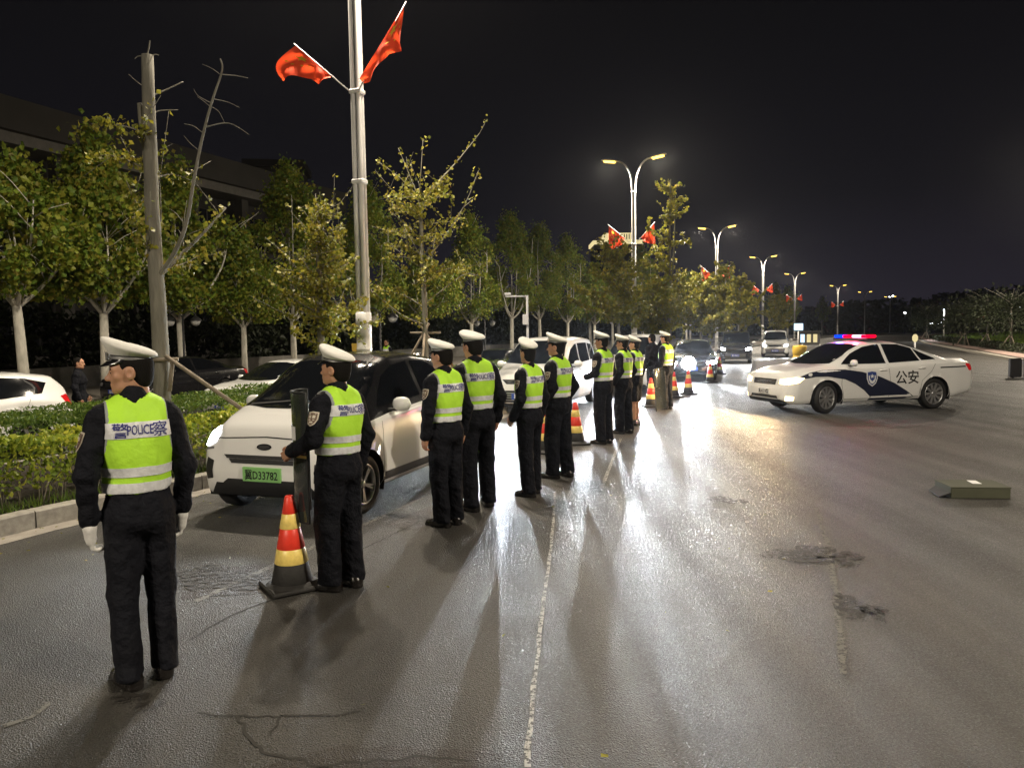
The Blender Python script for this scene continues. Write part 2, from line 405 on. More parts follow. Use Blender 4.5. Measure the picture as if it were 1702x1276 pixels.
# ------------------------------------------------------------------ implicit bodies (smooth unions turned into one closed surface)
class Field:
    def __init__(s, lo, hi, h):
        s.h = h; s.lo = np.array(lo, dtype=np.float32)
        s.n = np.ceil((np.array(hi) - s.lo) / h).astype(int) + 1
        ax = [s.lo[i] + h * np.arange(s.n[i], dtype=np.float32) for i in range(3)]
        s.X, s.Y, s.Z = np.meshgrid(*ax, indexing='ij')
        s.V = np.full(s.X.shape, 0.3, dtype=np.float32)
    def sl(s, lo, hi):
        a = np.clip(np.floor((np.array(lo) - s.lo) / s.h).astype(int), 0, s.n); b = np.clip(np.ceil((np.array(hi) - s.lo) / s.h).astype(int) + 1, 0, s.n)
        return tuple(slice(int(a[i]), int(b[i])) for i in range(3))
    def _u(s, sl, d, k, sub=False):
        A = s.V[sl]
        if sub:
            d = -d
            if k > 0:
                h = np.clip(k - np.abs(A - d), 0, None) / k; s.V[sl] = np.maximum(A, d) + h * h * k * 0.25
            else: s.V[sl] = np.maximum(A, d)
        else:
            h = np.clip(k - np.abs(A - d), 0, None) / max(k, 1e-6); s.V[sl] = np.minimum(A, d) - h * h * k * 0.25
    def cap(s, a, b, ra, rb, k=0.03, sq=None, sub=False):
        a, b = np.array(a, dtype=np.float32), np.array(b, dtype=np.float32); m = max(ra, rb) + k + 0.03
        sl = s.sl(np.minimum(a, b) - m, np.maximum(a, b) + m)
        X, Y, Z = s.X[sl], s.Y[sl], s.Z[sl]
        if X.size == 0: return
        d = b - a; L2 = max(float(d @ d), 1e-9)
        t = np.clip(((X - a[0]) * d[0] + (Y - a[1]) * d[1] + (Z - a[2]) * d[2]) / L2, 0, 1)
        dx, dy, dz = X - a[0] - t * d[0], Y - a[1] - t * d[1], Z - a[2] - t * d[2]
        if sq: dx, dy, dz = dx / sq[0], dy / sq[1], dz / sq[2]
        s._u(sl, np.sqrt(dx * dx + dy * dy + dz * dz) - (ra + (rb - ra) * t), k, sub)
    def ell(s, c, r, k=0.03, sub=False):
        c, r = np.array(c, dtype=np.float32), np.array(r, dtype=np.float32); m = r + k + 0.03
        sl = s.sl(c - m, c + m); X, Y, Z = s.X[sl] - c[0], s.Y[sl] - c[1], s.Z[sl] - c[2]
        if X.size == 0: return
        k0 = np.sqrt((X / r[0]) ** 2 + (Y / r[1]) ** 2 + (Z / r[2]) ** 2); k1 = np.sqrt((X / r[0] ** 2) ** 2 + (Y / r[1] ** 2) ** 2 + (Z / r[2] ** 2) ** 2)
        s._u(sl, k0 * (k0 - 1) / np.maximum(k1, 1e-6), k, sub)
    def cut(s, D):
        s.V = np.maximum(s.V, D)
    def nets(s):
        V = s.V; S_ = V < 0; n = np.array(V.shape) - 1
        acc = np.zeros((*n, 3), dtype=np.float32); cnt = np.zeros(n, dtype=np.float32)
        def cs(o): return V[o[0]:o[0] + n[0], o[1]:o[1] + n[1], o[2]:o[2] + n[2]]
        cor = [(i, j, k) for i in (0, 1) for j in (0, 1) for k in (0, 1)]
        for a in cor:
            for ax in range(3):
                if a[ax]: continue
                b = list(a); b[ax] = 1
                va, vb = cs(a), cs(b); m = (va < 0) != (vb < 0)
                t = np.where(m, va / np.where(m, va - vb, 1), 0)
                for q in range(3):
                    acc[..., q] += m * (a[q] + (t if q == ax else 0))
                cnt += m
        act = cnt > 0; idx = np.full(n, -1, dtype=np.int64); idx[act] = np.arange(act.sum())
        ii = np.argwhere(act)
        P = (acc[act] / cnt[act][:, None] + ii) * s.h + s.lo
        F = []
        for ax in range(3):
            o1, o2 = (ax + 1) % 3, (ax + 2) % 3
            A = np.take(S_, range(0, S_.shape[ax] - 1), ax); B = np.take(S_, range(1, S_.shape[ax]), ax)
            e = np.argwhere(A != B)
            e = e[(e[:, o1] > 0) & (e[:, o2] > 0) & (e[:, o1] < n[o1]) & (e[:, o2] < n[o2])]
            q = []
            for d1, d2 in ((-1, -1), (0, -1), (0, 0), (-1, 0)):
                c = e.copy(); c[:, o1] += d1; c[:, o2] += d2; q.append(idx[c[:, 0], c[:, 1], c[:, 2]])
            q = np.stack(q, 1); fl = ~A[e[:, 0], e[:, 1], e[:, 2]]
            q[fl] = q[fl][:, ::-1]; F.append(q)
        F = np.concatenate(F); F = F[(F >= 0).all(1)]
        return P, F
# ================================================================== THE SETTING
LD = [-66, -39.1, -12.3, 14.5, 40, 66.8, 94.4, 124, 161, 192, 225]
LX = [-32.6, -22.7, -12.75, -2.83, 6.53, 18.2, 31.5, 46.6, 69.7, 90, 113]
def catmull(P, per=8):
    P = [Vector(p) for p in P]; out = []
    for i in range(len(P) - 1):
        p0, p1, p2, p3 = P[max(i - 1, 0)], P[i], P[i + 1], P[min(i + 2, len(P) - 1)]
        for k in range(per):
            t = k / per
            out.append(0.5 * ((2 * p1) + (-p0 + p2) * t + (2 * p0 - 5 * p1 + 4 * p2 - p3) * t * t + (-p0 + 3 * p1 - 3 * p2 + p3) * t ** 3))
    out.append(P[-1]); return out
kp = [at(-700, 1080), at(-300, 972), at(0, 893), at(149, 857), at(325, 816), Vector((-1.15, 14.5, 0)), Vector((3.4, 27, 0)), Vector((8.3, 40, 0)), Vector((20, 66.8, 0)), Vector((33.3, 94.4, 0)), Vector((48.6, 124, 0)), Vector((71.8, 161, 0)), Vector((92, 192, 0)), Vector((115, 225, 0))]
KERB = [p.to_2d() for p in catmull([p.to_2d() for p in kp], 12)]
def resample(P, step, start=0.0, end=1e9):
    L = [0.0]
    for a, b in zip(P, P[1:]): L.append(L[-1] + (b - a).length)
    out = []; s = start
    end = min(end, L[-1])
    while s <= end + 1e-6:
        i = max(0, min(len(P) - 2, int(np.searchsorted(L, s)) - 1)); t = (s - L[i]) / max(L[i + 1] - L[i], 1e-9)
        out.append(P[i].lerp(P[i + 1], t)); s += step
    return out
def offset(P, d):
    out = []
    for i, p in enumerate(P):
        t = (P[min(i + 1, len(P) - 1)] - P[max(i - 1, 0)]).normalized()
        out.append(p + Vector((-t.y, t.x)) * d)
    return out
def kerbX(D):
    return float(np.interp(D, [p.y for p in KERB], [p.x for p in KERB]))
def strip(name, A, B, zA, zB, material, parent=None):
    mb = MB(); n = len(A)
    mb.add([(p.x, p.y, zA) for p in A] + [(p.x, p.y, zB) for p in B], [[i + 1, i, n + i, n + i + 1] for i in range(n - 1)])
    o = mb.build(name, material, parent); return o

# ground far and wide
mb = MB(); mb.add([(-1500, -300, -0.4), (1500, -300, -0.4), (1500, 3000, -0.4), (-1500, 3000, -0.4)], [[0, 1, 2, 3]])
tag(mb.build('ground', M['asphalt_dirt']), 'dark open ground reaching to the horizon', 'ground', kind='structure')

Kr = resample(KERB, 1.0)
mid_line = offset(Kr, 1.6)
RIGHT = [Vector((8.5, -40)), Vector((17.5, 20)), Vector((24.8, 36.5)), Vector((45, 82)), Vector((66, 124)), Vector((90, 161)), Vector((112, 192)), Vector((136, 225))]
# main carriageway and junction
mb = MB(); n = len(mid_line)
far = [Vector((max(p.x + 26, 30), p.y)) for p in mid_line]
pts = [Vector((mid_line[0].x, -60))] + mid_line
far = [Vector((40, -60))] + far
mb.add([(p.x, p.y, 0) for p in pts] + [(p.x, p.y, 0) for p in far], [[len(pts) + i + 1, i + 1, i, len(pts) + i] for i in range(len(pts) - 1)])
mb.f = [f[::-1] for f in mb.f]
road = tag(mb.build('road', M['asphalt']), 'dark grey asphalt road glittering under headlights', 'road', kind='structure')
for p in road.data.polygons: pass
# far carriageway, a little lower, beyond the planted median
pts2 = [Vector((mid_line[0].x, -60))] + mid_line
TREE_A, TREE_K = -23.1, 0.40
lf = [Vector((TREE_A + TREE_K * p.y + 1.6 + max(0, (p.y - 70)) ** 2 * 0.0016, p.y)) for p in pts2]
mb = MB(); k = len(pts2)
mb.add([(p.x, p.y, -0.22) for p in lf] + [(p.x, p.y, -0.22) for p in pts2], [[i, k + i, k + i + 1, i + 1] for i in range(k - 1)])
tag(mb.build('far_road', M['asphalt']), 'asphalt carriageway beyond the planted median', 'road', kind='structure')
strip('pavement', lf, [p + Vector((-30, 0)) for p in lf], -0.08, -0.08, M['conc_pale'])['kind'] = 'structure'
bpy.data.objects['pavement']['label'] = 'pale pavement under the row of plane trees'
bpy.data.objects['pavement']['category'] = 'pavement'

# median: soil bed, kerb stones, gutter strip
med = strip('median', offset(Kr, 0.16), offset(Kr, 3.45), 0.15, 0.15, M['asphalt_dirt'])
tag(med, 'raised soil bed of the planted median', 'median', kind='structure')
strip('gutter', offset(Kr, -0.26), offset(Kr, 0.0), 0.004, 0.004, M['conc_pale'], med)
def kerb_block(L, w, h, seed):
    rnd = random.Random(seed); b = 0.012
    mb = MB()
    j = lambda: rnd.uniform(-0.003, 0.003)
    prof = [(0, -0.05), (0, h - b), (b, h), (w, h), (w, -0.05)]
    vs = []
    for x in (0.004, L - 0.004):
        vs += [Vector((x, y + j(), z + j())) for y, z in prof]
    fs = [[i, i + 1, 6 + i, 5 + i] for i in range(4)]
    fs += [[4, 3, 2, 1, 0], [5, 6, 7, 8, 9]]
    mb.add(vs, fs); return mb.mesh('kerb_stone')
kms = [kerb_block(0.99, 0.16, 0.172, s) for s in range(4)]
for side, off in ((1, 0.0), (-1, 3.45)):
    line = offset(Kr, off)
    for i in range(0, min(len(line) - 1, 62 if side == 1 else 44)):
        a, b = line[i], line[i + 1]
        d = b - a
        o = link('kerb_stone', kms[i % 4], med, M['kerb'])
        ang = math.atan2(d.y, d.x)
        if side == 1: o.location = (a.x, a.y, (i * 7 % 5) * 0.0015); o.rotation_euler = (0, 0, ang)
        else: o.location = (b.x, b.y, -0.001); o.rotation_euler = (0, 0, ang + math.pi)
        o.scale = (d.length / 0.99 * 0.992, 1, 1)
    rest = line[(61 if side == 1 else 43):]
    mb = MB(); r2 = offset(rest, 0.16 * side)
    n = len(rest)
    mb.add([(p.x, p.y, -0.3) for p in rest] + [(p.x, p.y, 0.17) for p in rest] + [(p.x, p.y, 0.17) for p in r2], [[i, i + 1, n + i + 1, n + i] for i in range(n - 1)] + [[n + i, n + i + 1, 2 * n + i + 1, 2 * n + i] for i in range(n - 1)])
    mb.build('kerb_run', M['kerb'], med)

# painted marks, cracks and stains on the road
def ribbon(name, pts, w, material, z=0.004, jit=0.0, seed=1, step=0.15):
    rnd = random.Random(seed)
    P = resample([Vector(p[:2]) for p in pts], step)
    if len(P) < 2: return
    P = [p + Vector((rnd.uniform(-jit, jit), rnd.uniform(-jit, jit))) for p in P]
    A = offset(P, w / 2); B = offset(P, -w / 2)
    if jit:
        A = [a.lerp(b, rnd.uniform(0, .4)) for a, b in zip(A, B)]
    return strip(name, A, B, z, z, material, road)
ln = [at(325, 1000), at(520, 910), at(830, 770), at(1000, 690), at(1090, 650)]
ribbon('lane_line', catmull(ln, 10), 0.06, M['line_faint'])
ribbon('lane_line', catmull([at(875, 1276), at(884, 1160), at(903, 1000), at(918, 880), at(922, 815)], 10), 0.032, M['line'], seed=2, jit=0.004)
ribbon('lane_line', catmull([at(1000, 812), at(1012, 780), at(1024, 750), at(1032, 728)], 6), 0.045, M['line'], seed=3)
ribbon('lane_line', catmull([at(1357, 842), at(1374, 900), at(1392, 1010), at(1402, 1080), at(1400, 1140)], 10), 0.055, M['line_faint'], seed=4, jit=0.01)
ribbon('lane_line', [at(1600, 632), at(1695, 634)], 0.16, M['line'], seed=5)
ribbon('paint_smear', [at(0, 1208), at(40, 1200), at(75, 1170), at(125, 1160)], 0.05, M['line_faint'], seed=6, jit=0.01)
ribbon('crack', catmull([at(318, 1062), at(400, 1015), at(455, 995), at(560, 935), at(700, 865)], 8), 0.014, M['tar'], jit=0.014, seed=7, step=0.05)
ribbon('crack', catmull([at(330, 1186), at(410, 1190), at(540, 1189), at(600, 1183)], 6), 0.016, M['tar'], jit=0.012, seed=8, step=0.04)
ribbon('crack', catmull([at(470, 1188), at(455, 1212), at(448, 1222)], 4), 0.012, M['tar'], jit=0.008, seed=9, step=0.03)
ribbon('crack', catmull([at(395, 1190), at(425, 1240), at(480, 1262), at(545, 1270), at(640, 1262), at(720, 1258), at(800, 1262)], 8), 0.018, M['tar'], jit=0.02, seed=10, step=0.05)
def blotch(name, px, py, rx, ry, seed, material=None, z=0.008):
    rnd = random.Random(seed); c = at(px, py); ex = (at(px + rx, py) - c).length; ey = (at(px, py - ry) - c).length
    vs = [(c.x, c.y, z)]; n = 26; ph = [rnd.uniform(0, 6.28) for _ in range(4)]
    for i in range(n):
        t = 2 * math.pi * i / n; r = 1 + .22 * math.sin(2 * t + ph[0]) + .18 * math.sin(3 * t + ph[1]) + .12 * math.sin(7 * t + ph[2]) + rnd.uniform(-.08, .08)
        vs.append((c.x + math.cos(t) * ex * r, c.y + math.sin(t) * ey * r, z))
    mb = MB(); mb.add(vs, [[0, i + 1, (i + 1) % n + 1] for i in range(n)]); return mb.build(name, material or M['stain'], road)
for q in ((1335, 922, 55, 14, 1), (1400, 930, 40, 10, 2), (1420, 1010, 28, 24, 3), (1452, 1016, 20, 8, 4), (1200, 831, 26, 5, 5), (1235, 834, 14, 3, 6), (215, 1160, 26, 10, 7), (250, 1172, 20, 9, 8), (360, 962, 90, 18, 9)):
    blotch('stain', *q)
for q in ([(322, 948), (478, 934), (452, 984), (296, 996)], [(640, 872), (722, 838), (775, 846), (700, 884)], [(430, 1276), (560, 1240), (820, 1246), (860, 1276)]):
    P = resample([at(*p).to_2d() for p in q + [q[0]]], .12); rq_ = random.Random(len(P)); P = [p + Vector((rq_.uniform(-.02, .02), rq_.uniform(-.02, .02))) for p in P]
    mb = MB(); c = sum(P, Vector((0, 0))) / len(P); mb.add([(c.x, c.y, .0025)] + [(p.x, p.y, .0025) for p in P], [[0, i + 1, (i + 1) % len(P) + 1] for i in range(len(P))]); mb.build('repair_patch', M['patch'], road)

# right verge: kerb, low hedge, lawn
Rr = resample(RIGHT, 1.5)
verge = strip('verge', Rr, offset(Rr, -30), 0.14, 1.4, M['asphalt_dirt'])
for p in verge.data.polygons: p.flip()
tag(verge, 'earth verge beyond the far kerb of the junction', 'verge', kind='structure')
vk = [Rr, offset(Rr, -0.45)]
mb = MB(); n = len(Rr)
mb.add([(p.x, p.y, 0) for p in Rr] + [(p.x, p.y, 0.15) for p in Rr] + [(p.x, p.y, 0.15) for p in vk[1]], [[i + 1, i, n + i, n + i + 1] for i in range(n - 1)] + [[n + i + 1, n + i, 2 * n + i, 2 * n + i + 1] for i in range(n - 1)])
mb.build('kerb_run', M['kerb'], verge)
fp = strip('footway', offset(Rr, -0.46), offset(Rr, -1.3), 0.175, 0.215, M['paver'], verge)
for p in fp.data.polygons: p.flip()

# ------------------------------------------------------------------ leaves
def leaf_cloud(name, P, size, seed, up=0.0, aspect=0.7, flat=None):
    """kite-shaped folded leaves at the points P, real geometry, one mesh"""
    rng = np.random.default_rng(seed); n = len(P); P = np.asarray(P, dtype=np.float32)
    a = rng.normal(size=(n, 3)); a[:, 2] += up; a /= np.linalg.norm(a, axis=1)[:, None]
    b = rng.normal(size=(n, 3)); b -= (b * a).sum(1)[:, None] * a; b /= np.linalg.norm(b, axis=1)[:, None]
    c = np.cross(a, b)
    s = (size * rng.uniform(0.6, 1.35, n))[:, None]
    V = np.empty((n, 4, 3), dtype=np.float32)
    V[:, 0] = P - a * s * .5
    V[:, 1] = P + b * s * aspect * .5 + c * s * .12
    V[:, 2] = P + a * s * .5
    V[:, 3] = P - b * s * aspect * .5 + c * s * .12
    i = np.arange(n)[:, None] * 4
    F = np.concatenate([i + np.array([[0, 1, 2]]), i + np.array([[0, 2, 3]])])
    return np_mesh(name, V.reshape(-1, 3), F)

# hedges on the median
def hedge(rng, n, s0, s1, o0, o1, z0, z1, lump, line, dens_top=0.55):
    """points through a clipped hedge: mostly on its faces, lumpy"""
    L = resample(line, 0.05, s0, s1); N_ = offset(L, 1.0)
    k = rng.integers(0, len(L), n)
    A = np.array([[p.x, p.y] for p in L])[k]; B = np.array([[p.x, p.y] for p in N_])[k] - A
    u = rng.random(n); o = o0 + (o1 - o0) * u
    top = rng.random(n) < dens_top
    zz = np.where(top, z1 - np.abs(rng.normal(0, .05, n)), z0 + (z1 - z0) * rng.random(n) ** 0.7)
    o = np.where(top, o, np.where(rng.random(n) < .75, o0 + np.abs(rng.normal(0, .07, n)), o))
    s = k * 0.05
    bulge = lump * (np.sin(s * 5.1 + o * 3) * .5 + np.sin(s * 2.3 + 1.3) * .5 + np.sin(s * 9.7 + o * 7) * .35)
    zz = zz + bulge * (zz - z0) / (z1 - z0)
    o = o + bulge * .5
    xy = A + B * o[:, None]
    return np.column_stack([xy, zz])
rng = np.random.default_rng(5)
P1 = np.concatenate([hedge(rng, 17000, 0.5, 13, 0.30, 1.02, 0.30, 0.80, 0.08, KERB), hedge(rng, 7000, 13, 34, 0.30, 1.02, 0.30, 0.80, 0.08, KERB)])
hg = empty('golden_hedge', (P1[:, 0].mean(), P1[:, 1].mean(), 0.15)); tag(hg, 'low golden green leafy hedge with bare stems just behind the kerb', 'hedge')
def reloc(o, parent):
    o.parent = parent; o.matrix_parent_inverse = Matrix.Translation(-Vector(parent.location))
lo_ = link('leaves', leaf_cloud('leaves', P1, 0.07, 6, up=.35), None, M['leaf_gold']); reloc(lo_, hg); lo_['kind'] = 'stuff'
mb = MB(); rnd = random.Random(4)
Lk = resample(KERB, 0.11, 0.5, 20)
for i, (p, q) in enumerate(zip(Lk, offset(Lk, 0.4))):
    for _ in range(2):
        o = p.lerp(q, rnd.uniform(.75, 1.6)); t = Vector((rnd.uniform(-.07, .07), rnd.uniform(-.07, .07)))
        mb.tube([(o.x, o.y, 0.14), (o.x + t.x, o.y + t.y, rnd.uniform(.38, .5))], [0.006, 0.004], 4)
st = mb.build('stems', M['stake']); reloc(st, hg); st['kind'] = 'stuff'
P2 = np.concatenate([hedge(rng, 26000, 0.5, 12, 1.12, 3.3, 0.25, 0.93, 0.05, KERB, .8), hedge(rng, 9000, 12, 36, 1.12, 3.3, 0.25, 0.95, 0.05, KERB, .8)])
hd = empty('green_hedge', (P2[:, 0].mean(), P2[:, 1].mean(), 0.15)); tag(hd, 'wide flat-topped dark green hedge filling the median behind the golden one', 'hedge')
lo_ = link('leaves', leaf_cloud('leaves', P2, 0.06, 7, up=.5, aspect=.5), None, M['leaf_dark']); reloc(lo_, hd); lo_['kind'] = 'stuff'
# grass tufts at the foot of the hedge
n = 5000; L = resample(KERB, 0.05, 0.5, 20); k = rng.integers(0, len(L), n); NO = offset(L, 1.0)
o = rng.uniform(0.17, 0.5, n); A = np.array([[p.x, p.y] for p in L])[k]; B = np.array([[p.x, p.y] for p in NO])[k] - A
b0 = np.column_stack([A + B * o[:, None], np.full(n, .15)]); hgt = rng.uniform(.04, .15, n)
tip = b0 + np.column_stack([rng.normal(0, .035, n), rng.normal(0, .035, n), hgt]); sd = rng.normal(size=(n, 3)) * .5; sd[:, 2] = 0; sd = sd / np.linalg.norm(sd, axis=1)[:, None] * .006
V = np.stack([b0 - sd, b0 + sd, tip], 1).reshape(-1, 3)
tag(link('grass', np_mesh('grass', V, np.arange(3 * n).reshape(-1, 3)), None, M['grass']), 'short grass growing along the top of the kerb', 'grass', kind='stuff')
# lawn and dark hedge of the right verge
n = 40000; L = resample([p for p in Rr], 0.2, 20, 175); k = rng.integers(0, len(L), n); NO = offset(L, -1.0)
o = rng.uniform(3.0, 17, n); A = np.array([[p.x, p.y] for p in L])[k]; B = np.array([[p.x, p.y] for p in NO])[k] - A
b0 = np.column_stack([A + B * o[:, None], .14 + 1.26 * o / 30]); hgt = rng.uniform(.1, .3, n)
tip = b0 + np.column_stack([rng.normal(0, .08, n), rng.normal(0, .08, n), hgt]); sd = rng.normal(size=(n, 3)); sd[:, 2] = 0; sd = sd / np.linalg.norm(sd, axis=1)[:, None] * .10
V = np.stack([b0 - sd, b0 + sd, tip], 1).reshape(-1, 3)
tag(link('lawn', np_mesh('lawn', V, np.arange(3 * n).reshape(-1, 3)), None, M['grass']), 'rough green lawn lit beside the far junction kerb', 'grass', kind='stuff')
def hedge_r(n):
    L = resample(Rr, 0.2, 20, 150); k = rng.integers(0, len(L), n); NO = offset(L, -1.0)
    A = np.array([[p.x, p.y] for p in L])[k]; B = np.array([[p.x, p.y] for p in NO])[k] - A
    o = rng.uniform(1.4, 2.7, n); z = .18 + .48 * rng.random(n) ** .6
    return np.column_stack([A + B * o[:, None], z])
P3 = hedge_r(16000)
hr = empty('verge_hedge', (P3[:, 0].mean(), P3[:, 1].mean(), .15)); tag(hr, 'low dark hedge between the pink footway and the lawn', 'hedge')
lo_ = link('leaves', leaf_cloud('leaves', P3, 0.16, 9), None, M['leaf_far']); reloc(lo_, hr); lo_['kind'] = 'stuff'

# fallen leaves blown along the gutter and over the asphalt
n = 420; L = resample(KERB, 0.05, 0.5, 26); k = rng.integers(0, len(L), n); NO = offset(L, -1.0)
o = np.abs(rng.normal(0, .35, n)) + .02; o[300:] = rng.uniform(.3, 7, 120); A = np.array([[p.x, p.y] for p in L])[k]; B = np.array([[p.x, p.y] for p in NO])[k] - A
tag(link('fallen_leaves', leaf_cloud('fallen_leaves', np.column_stack([A + B * o[:, None], np.full(n, .012)]), .038, 12, aspect=.9), None, M['leaf_ginkgo']), 'small fallen leaves scattered along the gutter and the asphalt', 'leaves', kind='stuff')
me_ = bpy.data.objects['fallen_leaves'].data
for v in me_.vertices: v.co.z = .006 + (v.co.z - .012) * .25 + .006
# ================================================================== STREET LAMPS AND FLAGS
LAMP_H = 10.8
WARM = (1.0, 0.87, 0.68)
def lamp_meshes():
    d = {}
    mb = MB()
    for sx in (-1, 1):
        for sy in (-1, 1):
            pts = [(sx * .062, sy * .055, 2.0), (sx * .06, sy * .05, 5), (sx * .055, sy * .045, 8.9), (sx * .09, sy * .04, 9.35)]
            for k in range(1, 8):
                t = k / 7 * math.pi / 2
                pts.append((sx * (.09 + 0.76 * (1 - math.cos(t)) + 0.08 * k / 7), sy * .035, 9.35 + 1.28 * math.sin(t)))
            mb.tube(pts, [.05, .05, .046, .042] + [.040 - .0015 * k for k in range(7)], 10)
    d['pole'] = mb.mesh('pole')
    mb = MB(); mb.rev([(.15, 0), (.15, .55), (.142, .57), (.142, .98), (.15, .99), (.15, 1.02), (.142, 1.03), (.142, 1.4), (.15, 1.41), (.15, 1.44), (.142, 1.45), (.142, 1.78), (.15, 1.79), (.15, 2.12), (.12, 2.14)], 24)
    mb.box((0, 0, .02), (.44, .44, .04))
    d['base_sleeve'] = mb.mesh('base_sleeve')
    mb = MB(); mb.box((0, 0, 0), (.25, .22, .09), bev=.02); d['clamp'] = mb.mesh('clamp')
    mb = MB()
    rings = [(0, .05, .035), (.08, .10, .05), (.35, .15, .055), (.62, .15, .045), (.80, .12, .03), (.84, .08, .012)]
    vs, fs, n = [], [], 12
    for x, w, h in rings:
        for k in range(n):
            t = 2 * math.pi * k / n; c, s_ = math.cos(t), math.sin(t)
            vs.append((x, w * math.copysign(abs(c) ** .6, c), h * math.copysign(abs(s_) ** .7, s_) * (1.0 if s_ > 0 else .55)))
    for i in range(len(rings) - 1):
        for k in range(n): fs.append([i * n + k, (i + 1) * n + k, (i + 1) * n + (k + 1) % n, i * n + (k + 1) % n][::-1])
    fs += [list(range(n)), [(len(rings) - 1) * n + k for k in range(n)][::-1]]
    mb.add(vs, fs, 0, True); d['head'] = mb.mesh('lamp_head')
    mb = MB(); mb.box((.40, 0, -.062), (.62, .25, .085), bev=.03); d['lens'] = mb.mesh('lens')
    return d
LMS = lamp_meshes()
LNAMES = ['tall double-armed street lamp standing off to the side of the hedge behind the viewer', 'another double-armed street lamp further behind the viewer',]
ORD = ['nearest', 'second', 'third', 'fourth', 'fifth', 'sixth', 'seventh', 'eighth', 'ninth']
def street_lamp(loc, rz, label, power, group='street lamps along the median'):
    r = empty('street_lamp', loc, rz); tag(r, label, 'street lamp', group)
    link('base_sleeve', LMS['base_sleeve'], r, M['pole']); link('pole', LMS['pole'], r, M['pole'])
    for z in (4.6, 6.26, 8.95): link('clamp', LMS['clamp'], r, M['pole']).location = (0, 0, z)
    for sx in (-1, 1):
        h = link('lamp_head', LMS['head'], r, M['pole'])
        h.location = (sx * .88, 0, 10.63); h.rotation_euler = (0, R(-8), 0 if sx > 0 else math.pi)
        l = link('lens', LMS['lens'], h, M['lamp_lit'])
        if power:
            lamp_light('lamp_glow', 'AREA', (sx * 1.3, 0, 10.50), power, WARM, r, shape='RECTANGLE', size=.5, size_y=.2, rot=(0, R(-16) * sx, 0))
    return r
def road_rz(i):
    a = Vector((LX[max(i - 1, 0)], LD[max(i - 1, 0)])); b = Vector((LX[min(i + 1, len(LD) - 1)], LD[min(i + 1, len(LD) - 1)]))
    return math.atan2((b - a).y, (b - a).x) - math.pi / 2
lamps = []
for i in range(2, len(LD)):
    k = i - 3
    lab = 'tall lamp of the median row standing behind the viewer' if k < 0 else ('thick white pole of the %s double-armed street lamp, its lamp heads above the picture' % ORD[0] if k == 0 else 'double-armed lit street lamp, %s from the viewer along the median' % ORD[k])
    pw = 2600 if k < 0 else 950 if k == 0 else 2000 if k <= 3 else (900 if k <= 5 else 0)
    lamps.append(street_lamp((LX[i], LD[i], .15), road_rz(i) if k < 5 else road_rz(i) + R(6), lab, pw))
# the opposite row, on the near side of the junction
street_lamp((11.5, -1.5, 0), R(-15), 'street lamp beside the junction out of the picture', 1500, 'street lamps across the junction')
street_lamp((31, 40.5, 0.15), R(-20), 'unseen lamp added past the picture edge to light the lawn', 2000, 'street lamps across the junction')  # out of view, added to brighten the verge lawn

def flag(lamp, side, label, hoist, fly, power=True, wave=.05, seed=0, detail=True, group='red flags on the lamp poles'):
    """hoist: (u,z) of the lower and upper end of the cloth along the staff; fly(s): reach of the cloth at height s"""
    rnd = random.Random(seed)
    r = empty('red_flag', lamp.matrix_basis @ Vector((0.1 * side, -.1, 6.26)), lamp.rotation_euler.z); tag(r, label, 'flag', group)
    a, b = Vector((hoist[0][0], -.05, hoist[0][1])), Vector((hoist[1][0], -.05, hoist[1][1]))
    d = (b - a).normalized()
    mb = MB(); mb.tube([(0, 0, 0), b + d * .06], [.014, .010], 7); mb.build('staff', M['paint_white'], r)
    ns, nt = 18, 16
    ph = rnd.uniform(0, 6)
    def P(s, t, off=0.0):
        p = a.lerp(b, s)
        ks = [k for k, _ in fly]; fu = np.interp(s, ks, [f[0] for _, f in fly]); fz = np.interp(s, ks, [f[1] for _, f in fly])
        cu = np.interp(s, ks, [f[2] if len(f) > 2 else 0 for _, f in fly])
        q = p + Vector((fu * t + cu * math.sin(math.pi * t), 0, fz * t))
        amp = wave * t ** .7
        q.y += amp * (math.sin(s * 9 + t * 3 + ph) + .6 * math.sin(s * 17 - t * 5 + ph * 2)) + off
        return q
    vs = [P(i / ns, j / nt) for i in range(ns + 1) for j in range(nt + 1)]
    fs = [[i * (nt + 1) + j, i * (nt + 1) + j + 1, (i + 1) * (nt + 1) + j + 1, (i + 1) * (nt + 1) + j] for i in range(ns) for j in range(nt)]
    mb = MB(); mb.add(vs, fs, 0, True); cl = mb.build('cloth', M['flag'], r)
    if detail:
        for off in (-.006,):
            mb = MB()
            for cs, ct, rr in ((.72, .2, .13), (.9, .38, .04), (.8, .46, .04), (.66, .46, .04), (.56, .38, .04)):
                vv = [P(cs, ct, off)] + [P(cs + (rr if k % 2 == 0 else rr * .42) * math.cos(k * math.pi / 5), ct + (rr if k % 2 == 0 else rr * .42) * .8 * math.sin(k * math.pi / 5), off) for k in range(10)]
                mb.add(vv, [[0, k + 1, (k + 1) % 10 + 1] for k in range(10)])
            mb.build('star', M['star'], cl)
    return r
L1, L2 = lamps[1], lamps[2]
flag(L1, -1, 'red flag blown into an arc, left of the nearest lamp pole', ((-.40, .33), (-1.12, .98)), [(0, (.06, -.06)), (.25, (-.06, -.30, .05)), (.5, (-.05, -.34, .03)), (.75, (-.22, -.40, -.10)), (1, (-.34, -.62, -.26))], wave=.06, seed=1)
flag(L1, 1, 'red flag hanging in a point, right of the nearest lamp pole', ((.06, .20), (1.02, 1.36)), [(0, (.02, -.10)), (.12, (.10, -.24, .05)), (.4, (.10, -.22, .02)), (.5, (.12, -.22, .0)), (.62, (.26, -.36, 0)), (1, (-.07, -.78, -.03))], wave=.05, seed=2)
